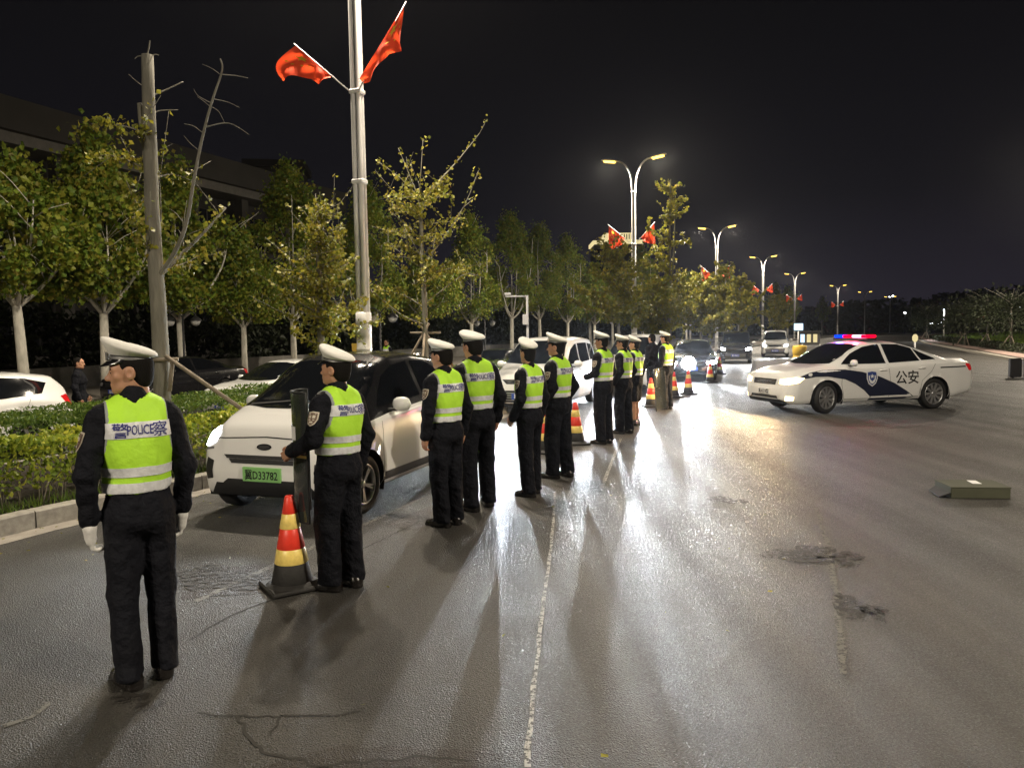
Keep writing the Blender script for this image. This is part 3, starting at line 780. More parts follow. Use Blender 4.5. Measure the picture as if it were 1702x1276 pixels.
for k in range(1, 6):
    lp = lamps[k + 1]; rn = random.Random(40 + k)
    flag(lp, -1, 'red flag drooping left of the %s street lamp' % ORD[k], ((-.34, .30), (-1.2, 1.05)), [(0, (-.1, -.25)), (.3, (-.05, -.62)), (.7, (.0, -1.05)), (1, (-.02 - .1 * rn.random(), -1.35))], wave=.08, seed=10 + k, detail=k < 3)
    flag(lp, 1, 'red flag drooping right of the %s street lamp' % ORD[k], ((.34, .30), (1.0, 1.0)), [(0, (.1, -.2)), (.3, (.08, -.5)), (.7, (.06, -.85)), (1, (.05 + .1 * rn.random(), -1.1))], wave=.08, seed=30 + k, detail=k < 3)

# ================================================================== TREES
def grow_tube(mb, pts, r0, r1, n=7):
    k = len(pts); mb.tube(pts, [r0 + (r1 - r0) * (i / (k - 1)) ** .8 for i in range(k)], n)
def plane_variant(seed, height=9.4, spread=2.2, nleaf=12500, leaf=.165):
    rnd = random.Random(seed); rng = np.random.default_rng(seed)
    mb = MB()
    fork = 2.9 + rnd.uniform(-.3, .4)
    lean = Vector((rnd.uniform(-.12, .12), rnd.uniform(-.12, .12), 0))
    grow_tube(mb, [Vector((0, 0, -.1)), Vector((.01, 0, 1.2)) + lean * .4, Vector((0, 0, fork)) + lean], .17, .125, 10)
    limbs = []
    n = 5
    for i in range(n):
        a = 2 * math.pi * (i + rnd.uniform(-.25, .25)) / n; up = height * rnd.uniform(.62, .9)
        o = spread * rnd.uniform(.45, .75)
        p0 = Vector((0, 0, fork - .1)) + lean; p3 = Vector((o * math.cos(a), o * math.sin(a), up))
        p1 = p0 + Vector((o * .42 * math.cos(a), o * .42 * math.sin(a), .75)); p2 = p1.lerp(p3, .5) + Vector((math.cos(a), math.sin(a), 0)) * .25
        pts = catmull([p0, p1, p2, p3], 4); limbs.append(pts); grow_tube(mb, pts, .075, .015, 6)
    limbs.append([Vector((0, 0, fork)) + lean, Vector((.1, .05, height * .6)), Vector((0, .1, height * .93))]); grow_tube(mb, limbs[-1], .07, .012, 6)
    for L in limbs:
        for _ in range(7):
            p = L[rnd.randrange(1, len(L))]; q = p + Vector((rnd.uniform(-1, 1), rnd.uniform(-1, 1), rnd.uniform(.2, 1.2)))
            grow_tube(mb, [p, p.lerp(q, .5) + Vector((0, 0, .06)), q], .022, .006, 4)
    trunk = mb.mesh('trunk')
    # leaf clumps through an ovoid crown
    z0, z1 = fork + .55, height
    cl = []
    while len(cl) < 66:
        t = rnd.random(); z = z0 + (z1 - z0) * t
        prof = (math.sin(math.pi * min(1, t * .92 + .14)) ** .75) * (1 - .25 * t) * spread
        a = rnd.uniform(0, 6.283); r_ = prof * math.sqrt(rnd.uniform(.15, 1.0)) * rnd.uniform(.8, 1.15)
        cl.append((r_ * math.cos(a), r_ * math.sin(a), z + rnd.uniform(-.2, .2)))
    cl = np.array(cl); w = rng.uniform(.5, 1.5, len(cl)); w /= w.sum()
    k = rng.choice(len(cl), nleaf, p=w); sg = rng.uniform(.12, .34, len(cl))[k][:, None]
    P = cl[k] + rng.normal(size=(nleaf, 3)) * sg * np.array([1, 1, 1.15])
    P = P[P[:, 2] > fork + .15]
    # drooping spray at the crown's rim
    return trunk, leaf_cloud('crown', P, leaf, seed + 1, up=-.4, aspect=.85)
PV = [plane_variant(s, h, sp) for s, h, sp in ((11, 6.7, 2.4), (12, 10.2, 2.5), (13, 8.1, 2.6), (14, 9.8, 2.3))]
def plane_tree(D, v, sc, rz, label, x=None, lm='leaf_plane', z=-.08):
    X = TREE_A + TREE_K * D if x is None else x
    r = empty('plane_tree', (X, D, z), rz, sc); tag(r, label, 'tree', 'plane trees along the far pavement')
    link('trunk', PV[v][0], r, M['bark_pale']); c = link('crown', PV[v][1], r, M[lm]); c['kind'] = 'stuff'
    return r
def tree_line(px):
    d = ray(px, 560); k = d.x / d.y; return -TREE_A / (TREE_K - k)
rnd = random.Random(77)
TL = [(38, 'plane tree with pale trunk above the white hatchback roof', 0, 1.0), (172, 'broad plane tree crown rising above the first officer, below the slab roof', 2, 1.02),
      (303, 'plane tree with white trunk between two hanging globe lamps', 2, .98), (405, 'plane tree behind the small white sedan, no trunk showing', 0, .8), (488, 'plane tree with pale forked trunk behind the small white sedan', 1, .93), (613, 'plane tree whose trunk peeps out beside the nearest lamp pole', 3, .95),
      (706, 'plane tree crown behind the thin ginkgo', 0, .95), (783, 'plane tree with forked trunk beside the thin ginkgo', 3, .98), (850, 'tall plane tree to the left of the traffic camera pole', 1, 1.05), (898, 'tall plane tree just right of the traffic camera pole', 1, 1.07),
      (943, 'plane tree with narrow dark crown past the camera pole', 3, 1.08), (982, 'dim plane tree left of the second street lamp', 0, 1.1), (1018, 'dim plane tree behind the second street lamp', 2, 1.0)]
for px, lab, v, sc in TL:
    plane_tree(tree_line(px), v, sc * rnd.uniform(.97, 1.03), rnd.uniform(0, 6.28), lab)
plane_tree(17.2, 1, .9, 1.0, 'plane tree past the picture edge beside the white hatchback', z=-.08)
# more of the avenue, far up the curving road
FARV = [plane_variant(21, 8.5, 2.6, 2600, .34), plane_variant(22, 9.5, 2.2, 2600, .34)]
for i, D in enumerate((78, 86, 95, 105, 116, 128, 142, 158, 176, 198)):
    x = np.interp(D, LD, LX) - 15 + (i % 2) * 2.5
    r = empty('avenue_tree', (x, D, -.1), i * 1.3, 1.0 + .15 * (i % 3)); tag(r, 'dim roadside tree up the avenue, number %s beyond the second lamp' % ['one', 'two', 'three', 'four', 'five', 'six', 'seven', 'eight', 'nine', 'ten'][i], 'tree', 'far trees of the avenue')
    link('trunk', FARV[i % 2][0], r, M['bark_pale']); link('crown', FARV[i % 2][1], r, M['leaf_plane'])['kind'] = 'stuff'

# ---- ginkgos on the median
def shoot_leaves(rng, pts, n, jit):
    pts = [Vector(p) for p in pts]; out = []
    for _ in range(n):
        i = rng.integers(0, len(pts) - 1); p = pts[i].lerp(pts[i + 1], rng.random())
        out.append((p.x + rng.normal(0, jit), p.y + rng.normal(0, jit), p.z + rng.normal(0, jit)))
    return out
def stakes(root, z=1.9, r=1.15, a0=0.3, n=3):
    for i in range(n):
        a = a0 + i * 2 * math.pi / n
        mb = MB(); mb.tube([(r * math.cos(a), r * math.sin(a), 0), (-.12 * math.cos(a), -.12 * math.sin(a), z + .08)], [.03, .027], 7); mb.build('stake', M['stake'], root)
    mb = MB(); mb.tube([(-.34, .16, z - .12), (.34, .14, z - .12)], .026, 6); mb.build('crossbar', M['stake'], root)
def ginkgo(loc, label, trunk, branches, leaf_n, leaf=.075, tr=(.10, .05), stake=None, leafy=None, seed=1, extra=None):
    """trunk: list of points; branches: list of (points, r0, r1, leaves)"""
    rng = np.random.default_rng(seed); r = empty('ginkgo_tree', loc); tag(r, label, 'tree', 'young ginkgo trees on the median')
    mb = MB(); k = len(trunk); mb.tube(trunk, [tr[0] + (tr[1] - tr[0]) * i / (k - 1) for i in range(k)], 14)
    mb.build('trunk', M['bark'], r)
    P = []
    bb = MB()
    for pts, r0, r1, nl in branches:
        pts = catmull(pts, 5); bb.tube(pts, [r0 + (r1 - r0) * i / (len(pts) - 1) for i in range(len(pts))], 6)
        if nl: P += shoot_leaves(rng, pts, nl, .05)
        if nl and r0 > .008:
            for _ in range(max(2, nl // 25)):
                i = rng.integers(1, len(pts)); p = pts[i]; q = p + Vector(rng.normal(0, .28, 3)) + Vector((0, 0, .12))
                bb.tube([p, p.lerp(q, .5), q], [.006, .005, .003], 4)
                P += shoot_leaves(rng, [p, q], max(6, nl // 7), .04)
    bb.build('branches', M['bark'], r)
    if P: link('crown', leaf_cloud('crown', P, leaf, seed + 5, aspect=.95), r, M['leaf_ginkgo'])['kind'] = 'stuff'
    if stake: stakes(r, *stake)
    return r
# nearest one: topped trunk, mostly bare
D1 = 10.3; base = atY(268, 640, D1); base.z = .15
def q1(px, py, dy=0.0): return atY(px, py, D1 + dy) - Vector((base.x, base.y, .15)) 
tk = [Vector((0, 0, 0)), q1(268, 600), q1(264, 520), q1(258, 430), q1(252, 340), q1(250, 250), q1(247, 170), q1(245, 92)]
br = [([q1(247, 320), q1(242, 260), q1(236, 215), q1(232, 172)], .042, .034, 0), ([q1(246, 300, .1), q1(243, 245, .15), q1(243, 225, .15)], .03, .024, 0),
      ([q1(262, 462), q1(290, 420, -.2), q1(310, 370, -.4), q1(322, 300, -.5), q1(336, 230, -.5), q1(352, 170, -.6), q1(369, 118, -.6), q1(366, 98, -.6)], .034, .009, 0),
      ([q1(266, 458), q1(300, 425, .2), q1(340, 385, .4), q1(375, 345, .6)], .034, .014, 40), ([q1(262, 455), q1(267, 380, .1), q1(266, 320, .2), q1(258, 230, .3)], .016, .008, 15),
      ([q1(250, 160), q1(275, 150, .2), q1(304, 136, .4)], .013, .007, 0), ([q1(250, 190), q1(268, 184, .2), q1(296, 183, .3)], .010, .005, 0), ([q1(246, 148), q1(230, 138, .1), q1(214, 124, .2)], .008, .004, 0), ([q1(245, 92), q1(247, 82), q1(249, 68)], .012, .008, 0),
      ([q1(245, 95), q1(230, 94), q1(224, 98)], .010, .005, 0), ([q1(245, 95), q1(258, 91), q1(264, 92)], .010, .005, 0),
      ([q1(248, 225), q1(215, 212, -.3), q1(180, 206, -.5), q1(152, 206, -.6)], .012, .005, 90), ([q1(250, 285), q1(215, 268, .3), q1(180, 258, .5), q1(150, 262, .6)], .014, .006, 130),
      ([q1(254, 370), q1(238, 350, .2), q1(222, 330, .3), q1(210, 300, .3)], .012, .005, 40), ([q1(258, 430), q1(240, 400, -.2), q1(222, 370, -.4)], .012, .005, 60),
      ([q1(260, 440), q1(300, 440, .5), q1(340, 420, .8)], .012, .006, 70), ([q1(252, 300), q1(285, 290, .3), q1(330, 305, .5)], .010, .004, 20),
      ([q1(340, 212, -.5), q1(380, 205, -.5), q1(414, 224, -.4)], .008, .003, 0), ([q1(352, 172, -.6), q1(330, 160, -.5), q1(322, 148, -.5)], .006, .003, 0), ([q1(366, 124, -.6), q1(352, 114, -.5), q1(336, 107, -.5)], .006, .003, 0),
      ([q1(368, 124, -.6), q1(390, 126, -.5), q1(412, 130, -.5)], .007, .004, 0), ([q1(356, 165, -.6), q1(378, 170, -.7), q1(398, 179, -.8)], .006, .003, 0), ([q1(350, 178, -.6), q1(338, 168, -.6), q1(328, 161, -.6)], .005, .003, 0), ([q1(352, 178, -.6), q1(364, 186, -.6), q1(373, 204, -.6)], .005, .003, 0),
      ([q1(338, 222, -.5), q1(322, 210, -.5), q1(306, 206, -.5)], .006, .003, 0), ([q1(330, 250, -.5), q1(316, 238, -.5), q1(306, 226, -.5)], .006, .003, 0)]
g1 = ginkgo(base, 'tall bare grey ginkgo with topped trunk and stakes behind the first officer', tk, br, 0, .07, (.115, .075), seed=3)
for a, b in (((276, 592), (410, 685)), ((287, 600), (282, 650)), ((250, 600), (180, 690))):
    mb = MB(); mb.tube([q1(*a, -.15), q1(*b, -.6 if b[0] > 300 else -.15)], [.028, .028], 7); mb.build('stake', M['stake'], g1)
mb = MB(); mb.tube([q1(238, 599, -.13), q1(296, 597, -.13)], .026, 6); mb.build('crossbar', M['stake'], g1)
# leafy thin one past the lamp pole
D2_ = 16.4; base = atY(708, 640, D2_); base.z = .15
def q2(px, py, dy=0.0): return atY(px, py, D2_ + dy) - Vector((base.x, base.y, .15))
tk = [Vector((0, 0, 0)), q2(708, 600), q2(706, 510), q2(702, 440), q2(700, 380), q2(697, 325)]
br = [([q2(698, 330), q2(735, 295, .2), q2(765, 262, .3), q2(797, 222, .3)], .022, .008, 30), ([q2(702, 440), q2(745, 385, -.3), q2(775, 335, -.5), q2(795, 284, -.5)], .020, .007, 60),
      ([q2(697, 330), q2(680, 290, .1), q2(662, 246, .2)], .012, .005, 30), ([q2(697, 325), q2(700, 280, -.1), q2(703, 232, -.1)], .010, .005, 12), ([q2(697, 330), q2(670, 300, .3), q2(628, 268, .5)], .012, .005, 60),
      ([q2(706, 512), q2(670, 490, .4), q2(630, 480, .6), q2(600, 455, .8)], .018, .006, 120), ([q2(706, 505), q2(740, 478, .5), q2(775, 455, .8), q2(805, 462, .9)], .016, .006, 50), ([q2(706, 540), q2(670, 525, -.4), q2(638, 500, -.7), q2(615, 480, -.8)], .018, .006, 80)]
rq = random.Random(9)
for i in range(26):
    z = rq.uniform(325, 480); sx = rq.choice((-1, 1)); ln_ = rq.uniform(30, 85) * (.55 + .45 * (z - 300) / 180)
    p = q2(700, z); q = q2(700 + sx * ln_, z - rq.uniform(5, 45), rq.uniform(-1, 1))
    br.append(([p, p.lerp(q, .5) + Vector((0, 0, .05)), q], .010, .004, int(ln_ * 1.5)))
ginkgo(base, 'slim ginkgo with long bare shoots and yellowing leaves, right of the nearest lamp pole', tk, br, 0, .075, (.075, .035), stake=(1.85, 1.3, 2.6, 3), seed=5)
def auto_ginkgo(px, D, top_py, label, seed, dens=1.0, w=1.3, double=False, leaf=.085, low=.30, stake=None):
    rq = random.Random(seed); base = atY(px, 560, D); base.z = .15; H = atY(px, top_py, D).z - .15
    tk = [Vector((0, 0, 0)), Vector((rq.uniform(-.05, .05), 0, H * .35)), Vector((rq.uniform(-.08, .08), .05, H * .7)), Vector((rq.uniform(-.1, .1), 0, H))]
    br = []
    if double: br.append(([Vector((0, 0, H * .32)), Vector((.22, .1, H * .6)), Vector((.30, .1, H * .93))], .05, .02, 40))
    for i in range(int(30 * dens)):
        t = rq.uniform(low, .97); a = rq.uniform(0, 6.283); ln_ = w * rq.uniform(.5, 1.2) * (1.25 - t)
        p = Vector((0, 0, H * t)); q = p + Vector((ln_ * math.cos(a), ln_ * math.sin(a), rq.uniform(.1, .9) * ln_))
        br.append(([p, p.lerp(q, .5) + Vector((0, 0, -.05)), q], .014, .005, int(ln_ * 95)))
    return ginkgo(base, label, tk, br, 0, leaf, (.085, .03), stake=stake, seed=seed)
auto_ginkgo(538, 13.2, 340, 'leafy yellow-green ginkgo left of the nearest lamp pole', 31, 1.5, 1.15, leaf=.075, low=.38)
auto_ginkgo(1030, 28.8, 415, 'yellow ginkgo behind the officers, left of the second street lamp', 32, 1.6, 2.3, leaf=.12, low=.4)
auto_ginkgo(1113, 35.8, 298, 'tall thin ginkgo with two bare leaders, right of the second street lamp', 33, 1.2, 1.7, True, leaf=.12, low=.25)
auto_ginkgo(1205, 47.5, 445, 'leafy ginkgo in front of the third street lamp', 34, 1.5, 2.3, leaf=.15)
auto_ginkgo(1165, 42.5, 452, 'dim ginkgo between the second and third street lamps', 35, 1.3, 2.2, leaf=.14)
auto_ginkgo(1240, 58, 470, 'leafy ginkgo between the third and fourth street lamps', 36, 1.3, 2.2, leaf=.17)
auto_ginkgo(1290, 82, 490, 'small ginkgo between the fourth and fifth street lamps', 37, 1.2, 2.2, leaf=.2)
auto_ginkgo(1085, 33, 470, 'low leafy ginkgo directly behind the last officer', 38, 1.3, 1.9, leaf=.12)

# ---- right-hand verge: young staked trees
def verge_tree(px, D, top, label, seed):
    rq = random.Random(seed); b = atY(px, 560, D); b.z = .25; H = atY(px, top, D).z - .25
    r = empty('verge_tree', b); tag(r, label, 'tree', 'young staked trees on the verge')
    mb = MB(); mb.tube([(0, 0, 0), (.03, 0, H * .5), (0, 0, H)], [.09, .07, .03], 8)
    for i in range(14):
        a = rq.uniform(0, 6.28); z = H * rq.uniform(.35, .9); l = rq.uniform(.7, 1.7)
        mb.tube([(0, 0, z), (l * .5 * math.cos(a), l * .5 * math.sin(a), z + l * .4), (l * math.cos(a), l * math.sin(a), z + l * .7)], [.03, .02, .008], 5)
    mb.build('trunk', M['bark'], r)
    rng = np.random.default_rng(seed); P = rng.normal(size=(2200, 3)) * np.array([1.0, 1.0, H * .17]) + np.array([0, 0, H * .66])
    link('crown', leaf_cloud('crown', P, .2, seed), r, M['leaf_far'])['kind'] = 'stuff'
    for i in range(3):
        a = .5 + i * 2.09
        mb = MB(); mb.tube([(.6 * math.cos(a), .6 * math.sin(a), 0), (.05 * math.cos(a), .05 * math.sin(a), .95)], .04, 6); mb.build('stake', M['stake'], r)
for i, (px, D, top, lab) in enumerate(((1604, 62, 500, 'staked verge tree just right of the lone verge lamp'), (1641, 58, 492, 'staked verge tree in the middle of the lit lawn'), (1680, 50, 488, 'staked verge tree at the picture edge'), (1596, 80, 505, 'staked verge tree behind the lone verge lamp'), (1540, 95, 508, 'staked verge tree above the police car boot'), (1655, 90, 500, 'distant staked tree at the back of the lawn'))):
    verge_tree(px, D, top, lab, 50 + i)
# ================================================================== PEOPLE
def rotz(P, a):
    c, s = math.cos(a), math.sin(a); Q = P.copy(); Q[:, 0] = c * P[:, 0] - s * P[:, 1]; Q[:, 1] = s * P[:, 0] + c * P[:, 1]; return Q
def head_parts():
    f = Field((-.11, -.14, -.12), (.11, .15, .27), .0048)
    f.ell((0, -.008, .148), (.078, .098, .090), .02)
    f.ell((0, .022, .100), (.067, .076, .098), .03)
    f.ell((0, .032, .040), (.052, .056, .044), .03)
    f.cap((-.045, -.005, .05), (-.028, .06, .022), .018, .014, .03); f.cap((.045, -.005, .05), (.028, .06, .022), .018, .014, .03)
    f.ell((0, .078, .018), (.020, .017, .017), .02)
    f.cap((-.045, .070, .131), (.045, .070, .131), .014, .014, .02)
    for s in (-1, 1):
        f.ell((s * .034, .104, .113), (.020, .018, .011), .012, True)
        f.ell((s * .033, .080, .112), (.015, .012, .011), .004)
        f.cap((s * .048, .058, .09), (s * .04, .066, .078), .018, .014, .02)
    f.cap((0, .090, .118), (0, .114, .082), .007, .0125, .014)
    for s in (-1, 1): f.ell((s * .0125, .102, .077), (.009, .011, .008), .008)
    f.cap((-.020, .089, .053), (.020, .089, .053), .008, .008, .008); f.cap((-.017, .088, .043), (.017, .088, .043), .008, .008, .008)
    for s in (-1, 1):
        f.ell((s * .079, -.010, .104), (.011, .024, .034), .008)
        f.ell((s * .090, -.004, .108), (.009, .013, .020), .006, True)
    f.cap((0, -.032, -.12), (0, -.022, .06), .060, .055, .03)
    P, F = f.nets()
    Q = P[F].mean(1); mi = np.zeros(len(F), dtype=int)          # 0 skin 1 lip 2 eye 3 brow
    lip = (np.abs(Q[:, 0]) < .022) & (np.abs(Q[:, 2] - .048) < .0115) & (Q[:, 1] > .088); mi[lip] = 1
    eye = (np.abs(np.abs(Q[:, 0]) - .033) < .013) & (np.abs(Q[:, 2] - .112) < .0055) & (Q[:, 1] > .07); mi[eye] = 2
    brow = (np.abs(np.abs(Q[:, 0]) - .034) < .022) & (np.abs(Q[:, 2] - .1315) < .0045) & (Q[:, 1] > .06); mi[brow] = 3
    # hair
    g = Field((-.12, -.14, .0), (.12, .13, .27), .006)
    g.ell((0, -.012, .148), (.084, .102, .096), .02); g.ell((0, -.045, .085), (.068, .062, .075), .03)
    X, Y, Z = g.X, g.Y, g.Z
    g.cut(np.maximum(.030 - Z + .55 * np.clip(Y + .06, 0, 1), Y - .035 - .25 * np.clip(Z - .13, 0, 1)))
    g.cut(-(np.sqrt(((np.abs(X) - .085) / .7) ** 2 + (Y + .004) ** 2 + ((Z - .104) / 1.2) ** 2) - .033))
    full = g.nets()
    g.cut(Z - .178)
    return (P, F, mi), g.nets(), full
HEAD, HAIR, HAIR_FULL = head_parts()
def cap_parts():
    """peaked cap in head space"""
    def ring(a, b, z, tilt, n=40, cy=-.004, front=0.0):
        out = []
        for k in range(n):
            t = 2 * math.pi * k / n; x, y = a * math.cos(t), b * math.sin(t)
            out.append((x, cy + y, z + tilt * y + front * max(0, math.sin(t)) ** 2))
        return out
    def loft(rings, top=True, bottom=False):
        n = len(rings[0]); vs = [p for r in rings for p in r]
        fs = [[i * n + k, i * n + (k + 1) % n, (i + 1) * n + (k + 1) % n, (i + 1) * n + k] for i in range(len(rings) - 1) for k in range(n)]
        if top: fs.append([(len(rings) - 1) * n + k for k in range(n)])
        if bottom: fs.append(list(range(n))[::-1])
        return vs, fs
    d = {}
    mb = MB(); mb.add(*loft([ring(.088, .108, .148, .10), ring(.090, .110, .188, .14)], False), 0, True); d['band'] = mb.mesh('cap_band')
    mb = MB(); mb.add(*loft([ring(.0905, .1105, .163, .12), ring(.0920, .1120, .165, .12), ring(.0920, .1120, .177, .13), ring(.0905, .1105, .179, .13)], False), 0, False)
    d['braid'] = mb.mesh('cap_braid')
    t = .26
    mb = MB(); mb.add(*loft([ring(.088, .108, .184, .14), ring(.094, .116, .190, .17), ring(.112, .132, .205, t, front=.012), ring(.126, .146, .220, t + .04, front=.018), ring(.1285, .1485, .2275, t + .05, front=.020), ring(.126, .146, .2370, t + .05, front=.022), ring(.116, .135, .2460, t + .05, front=.020), ring(.092, .107, .2545, t + .05, front=.014), ring(.06, .07, .2595, t + .04, front=.007), ring(.03, .035, .2615, t + .03), ring(.012, .014, .262, t + .02), ring(.001, .001, .2622, t)]), 0, True)
    d['crown'] = mb.mesh('cap_crown')
    vs, fs = [], []
    n = 20
    for layer in (0, .005):
        for j in range(4):
            for k in range(n + 1):
                a = math.pi * (k / n) * .86 + math.pi * .07; r0, ext = 1.0, j / 3
                e = math.sin(math.pi * (k / n)) ** .7
                x = (.091 + .006 * ext * e) * math.cos(a); y = .107 * math.sin(a) + .058 * ext * e - .004
                z = .160 + .10 * y - .034 * ext * e - .012 * ext + layer
                vs.append((x, y, z))
    m = n + 1
    for l in (0, 1):
        for j in range(3):
            for k in range(n):
                q = [l * 4 * m + j * m + k, l * 4 * m + j * m + k + 1, l * 4 * m + (j + 1) * m + k + 1, l * 4 * m + (j + 1) * m + k]
                fs.append(q if l == 0 else q[::-1])
    for k in range(n): fs.append([3 * m + k, 3 * m + k + 1, 4 * m + 3 * m + k + 1, 4 * m + 3 * m + k])
    mb = MB(); mb.add(vs, fs, 0, True); d['peak'] = mb.mesh('cap_peak')
    mb = MB(); mb.box((0, .118, .192), (.045, .012, .05), bev=.004); d['emblem'] = mb.mesh('cap_emblem')
    return d
CAP = cap_parts()
def hand_part(curl=.5):
    """left hand hanging down from the wrist at the origin, palm towards +x (the thigh), thumb to the front (+y)"""
    f = Field((-.06, -.07, -.23), (.06, .08, .03), .0042)
    f.cap((0, 0, .02), (0, 0, -.02), .030, .030, .02, sq=(.8, 1, 1))
    f.cap((0, -.018, -.04), (0, -.022, -.085), .020, .017, .02); f.cap((0, .018, -.04), (0, .020, -.085), .021, .018, .02); f.cap((0, 0, -.03), (0, 0, -.085), .024, .020, .02, sq=(.8, 1.2, 1))
    for i, (y, L, r) in enumerate(((-.034, .060, .0082), (-.012, .074, .0092), (.010, .080, .0095), (.031, .072, .0092))):
        p = np.array([0, y * .85, -.088]); a = .15
        for s in range(3):
            l = L * (.45, .32, .25)[s]; q = p + np.array([math.sin(a) * l, y * .04, -math.cos(a) * l])
            f.cap(p, q, r * (1 - .06 * s), r * (.95 - .07 * s), .003); p = q; a += curl * (.9 + .12 * (3 - i))
    p = np.array([.004, .026, -.035]); q = np.array([.012, .052, -.065]); r_ = np.array([.018, .056, -.092]); e = np.array([.022, .052, -.112])
    f.cap(p, q, .014, .0115, .01); f.cap(q, r_, .0115, .010, .004); f.cap(r_, e, .010, .0085, .003)
    return f.nets()
HAND = hand_part(.45); HANDB = hand_part(.75)
def shoe_part():
    f = Field((-.07, -.12, -.02), (.07, .22, .13), .007)
    f.cap((0, -.055, .035), (0, .06, .035), .045, .047, .03); f.cap((0, .06, .03), (0, .145, .026), .047, .036, .03); f.cap((0, -.05, .05), (0, -.03, .10), .045, .05, .03)
    f.cap((0, -.06, .012), (0, .14, .012), .048, .045, .01, sq=(1, 1, .5))
    f.cut(-f.Z)
    return f.nets()
SHOE = shoe_part()
SLIM = .86
def body_fields(pose, h):
    """the whole clothed figure below the head as one closed surface; feet at z=0, facing +y, 1.78 m tall"""
    lo, hi = (-.46, -.36, .03), (.46, .50, 1.60)
    f = Field(lo, hi, h)
    fs = pose.get('feet', .105); K = .03
    for s in (-1, 1):
        st_ = s * pose.get('step', 0.0); hip, kn, an = (s * .092, 0, .90), (s * (fs * .6 + .045), .012 + st_ * .6, .50), (s * fs, -.015 + st_, .07)
        if pose.get('skirt'):
            f.cap(hip, (s * .07, .0, .56), .112, .105, .05); f.cap((s * .07, 0, .52), (s * .072, -.01, .30), .056, .052, .01); f.cap((s * .072, -.012, .32), an, .052, .034, .02); continue
        f.cap(hip, kn, .112, .088, .04, sq=(1, 1.08, 1)); f.cap(kn, an, .086, .082, .03, sq=(.95, 1.15, 1))
    f.ell((0, -.015, .95), (.178, .135, .13), .05); f.cap((-.06, -.055, .90), (.06, -.055, .90), .085, .085, .05)
    T = Field(lo, hi, h)                                  # torso alone, for the vest
    for g in (f, T):
        g.ell((0, .0, 1.06), (.172, .126, .15), .06)
        g.ell((0, -.002, 1.26), (.192, .135, .20), .07)
        g.cap((-.150, -.012, 1.425), (.150, -.012, 1.425), .072, .072, .06)
        g.cap((-.05, -.012, 1.47), (.05, -.012, 1.47), .062, .062, .06)
        g.ell((0, .04, 1.28), (.15, .11, .14), .06)
        g.cap((-.09, -.075, 1.36), (-.08, -.06, 1.22), .055, .05, .06); g.cap((.09, -.075, 1.36), (.08, -.06, 1.22), .055, .05, .06)
    f.cap((0, -.018, 1.46), (0, -.004, 1.545), .075, .068, .03, sq=(1, 1.05, 1))
    arms = pose.get('arms', {})
    ends = {}
    for s in (-1, 1):
        sh = (s * .200, -.012, 1.405)
        el, wr = arms.get(s, ((s * .268, -.045, 1.145), (s * .262, .015, .905)))
        f.cap(sh, el, .074, .063, .045); f.cap(el, wr, .063, .052, .03)
        d = np.array(wr) - np.array(el); d /= np.linalg.norm(d)
        f.cap(np.array(wr) - d * .05, np.array(wr) + d * .002, .053, .050, .01)
        ends[s] = (np.array(wr), d)
    # folds of cloth
    X, Y, Z = f.X, f.Y, f.Z
    f.V += (.0030 * np.sin(19 * Z + 31 * X + 12 * Y) * np.sin(17 * X - 9 * Z + 1) + .0022 * np.sin(9 * Z + 60 * X + 25 * Y) + .0045 * np.sin(22 * Z + 34 * Y + 16 * X + 3) * (Z < .26) * np.clip((.26 - Z) / .2, 0, 1) + .003 * np.sin(60 * Z + 20 * Y) * ((np.abs(X) > .2) & (Z < 1.2))).astype(np.float32)
    def rdg(a, b, c, p): return (1 - np.abs(np.sin(a * X + b * Y + c * Z + p))) ** 4
    fold = rdg(13, 6, 19, .4) * rdg(-5, 9, 4, 1.2) ** .25 + rdg(-11, 9, 15, 2.1) * rdg(7, 3, 3, 0) ** .25 + .7 * rdg(7, -15, 23, .9)
    mk = .35 + np.clip((.42 - Z) / .25, 0, 1) * .8 + np.exp(-((Z - .84) / .09) ** 2) * .8 + np.exp(-((Z - 1.14) / .12) ** 2) * (np.abs(X) > .18) * 1.1
    f.V -= (.0052 * fold * mk).astype(np.float32)
    f.cut(.05 - Z)
    P, F = f.nets(); P[:, 0] *= SLIM
    for s in ends: ends[s][0][0] *= SLIM
    # vest: a shell over the torso
    V = Field(lo, hi, h); V.V = T.V - .017
    X, Y, Z = V.X, V.Y, V.Z
    arm = np.abs(X) - np.interp(Z.ravel(), [.9, 1.17, 1.27, 1.36, 1.44, 1.6], [.24, .225, .188, .172, .170, .160]).reshape(Z.shape).astype(np.float32)
    hem = pose.get('hem', 1.035)
    V.cut(np.maximum(hem - Z + .02 * np.abs(X), arm)); V.cut(Z - 1.60)
    nk = .078 - np.sqrt((X / 1.05) ** 2 + (Y - .0) ** 2) - .5 * np.clip(1.50 - Z, 0, 1); V.cut(np.where(Z > 1.42, nk, -1))
    V.V += (.0035 * np.sin(23 * Z + 37 * X) * np.sin(23 * X - 8 * Z + 2) + .004 * np.sin(48 * X + 6 * Z) * np.clip((1.26 - Z) / .2, 0, 1)).astype(np.float32)
    VP, VF = V.nets()
    Q = VP[VF].mean(1); VP = VP * np.array([SLIM, 1, 1])
    edge = np.abs(Q[:, 0]) - np.interp(Q[:, 2], [.9, 1.17, 1.27, 1.36, 1.44, 1.6], [.24, .225, .188, .172, .170, .160])
    vmi = ((edge > -.010) & (Q[:, 2] > 1.18)).astype(int)
    return (P, F), (VP, VF, vmi), ends
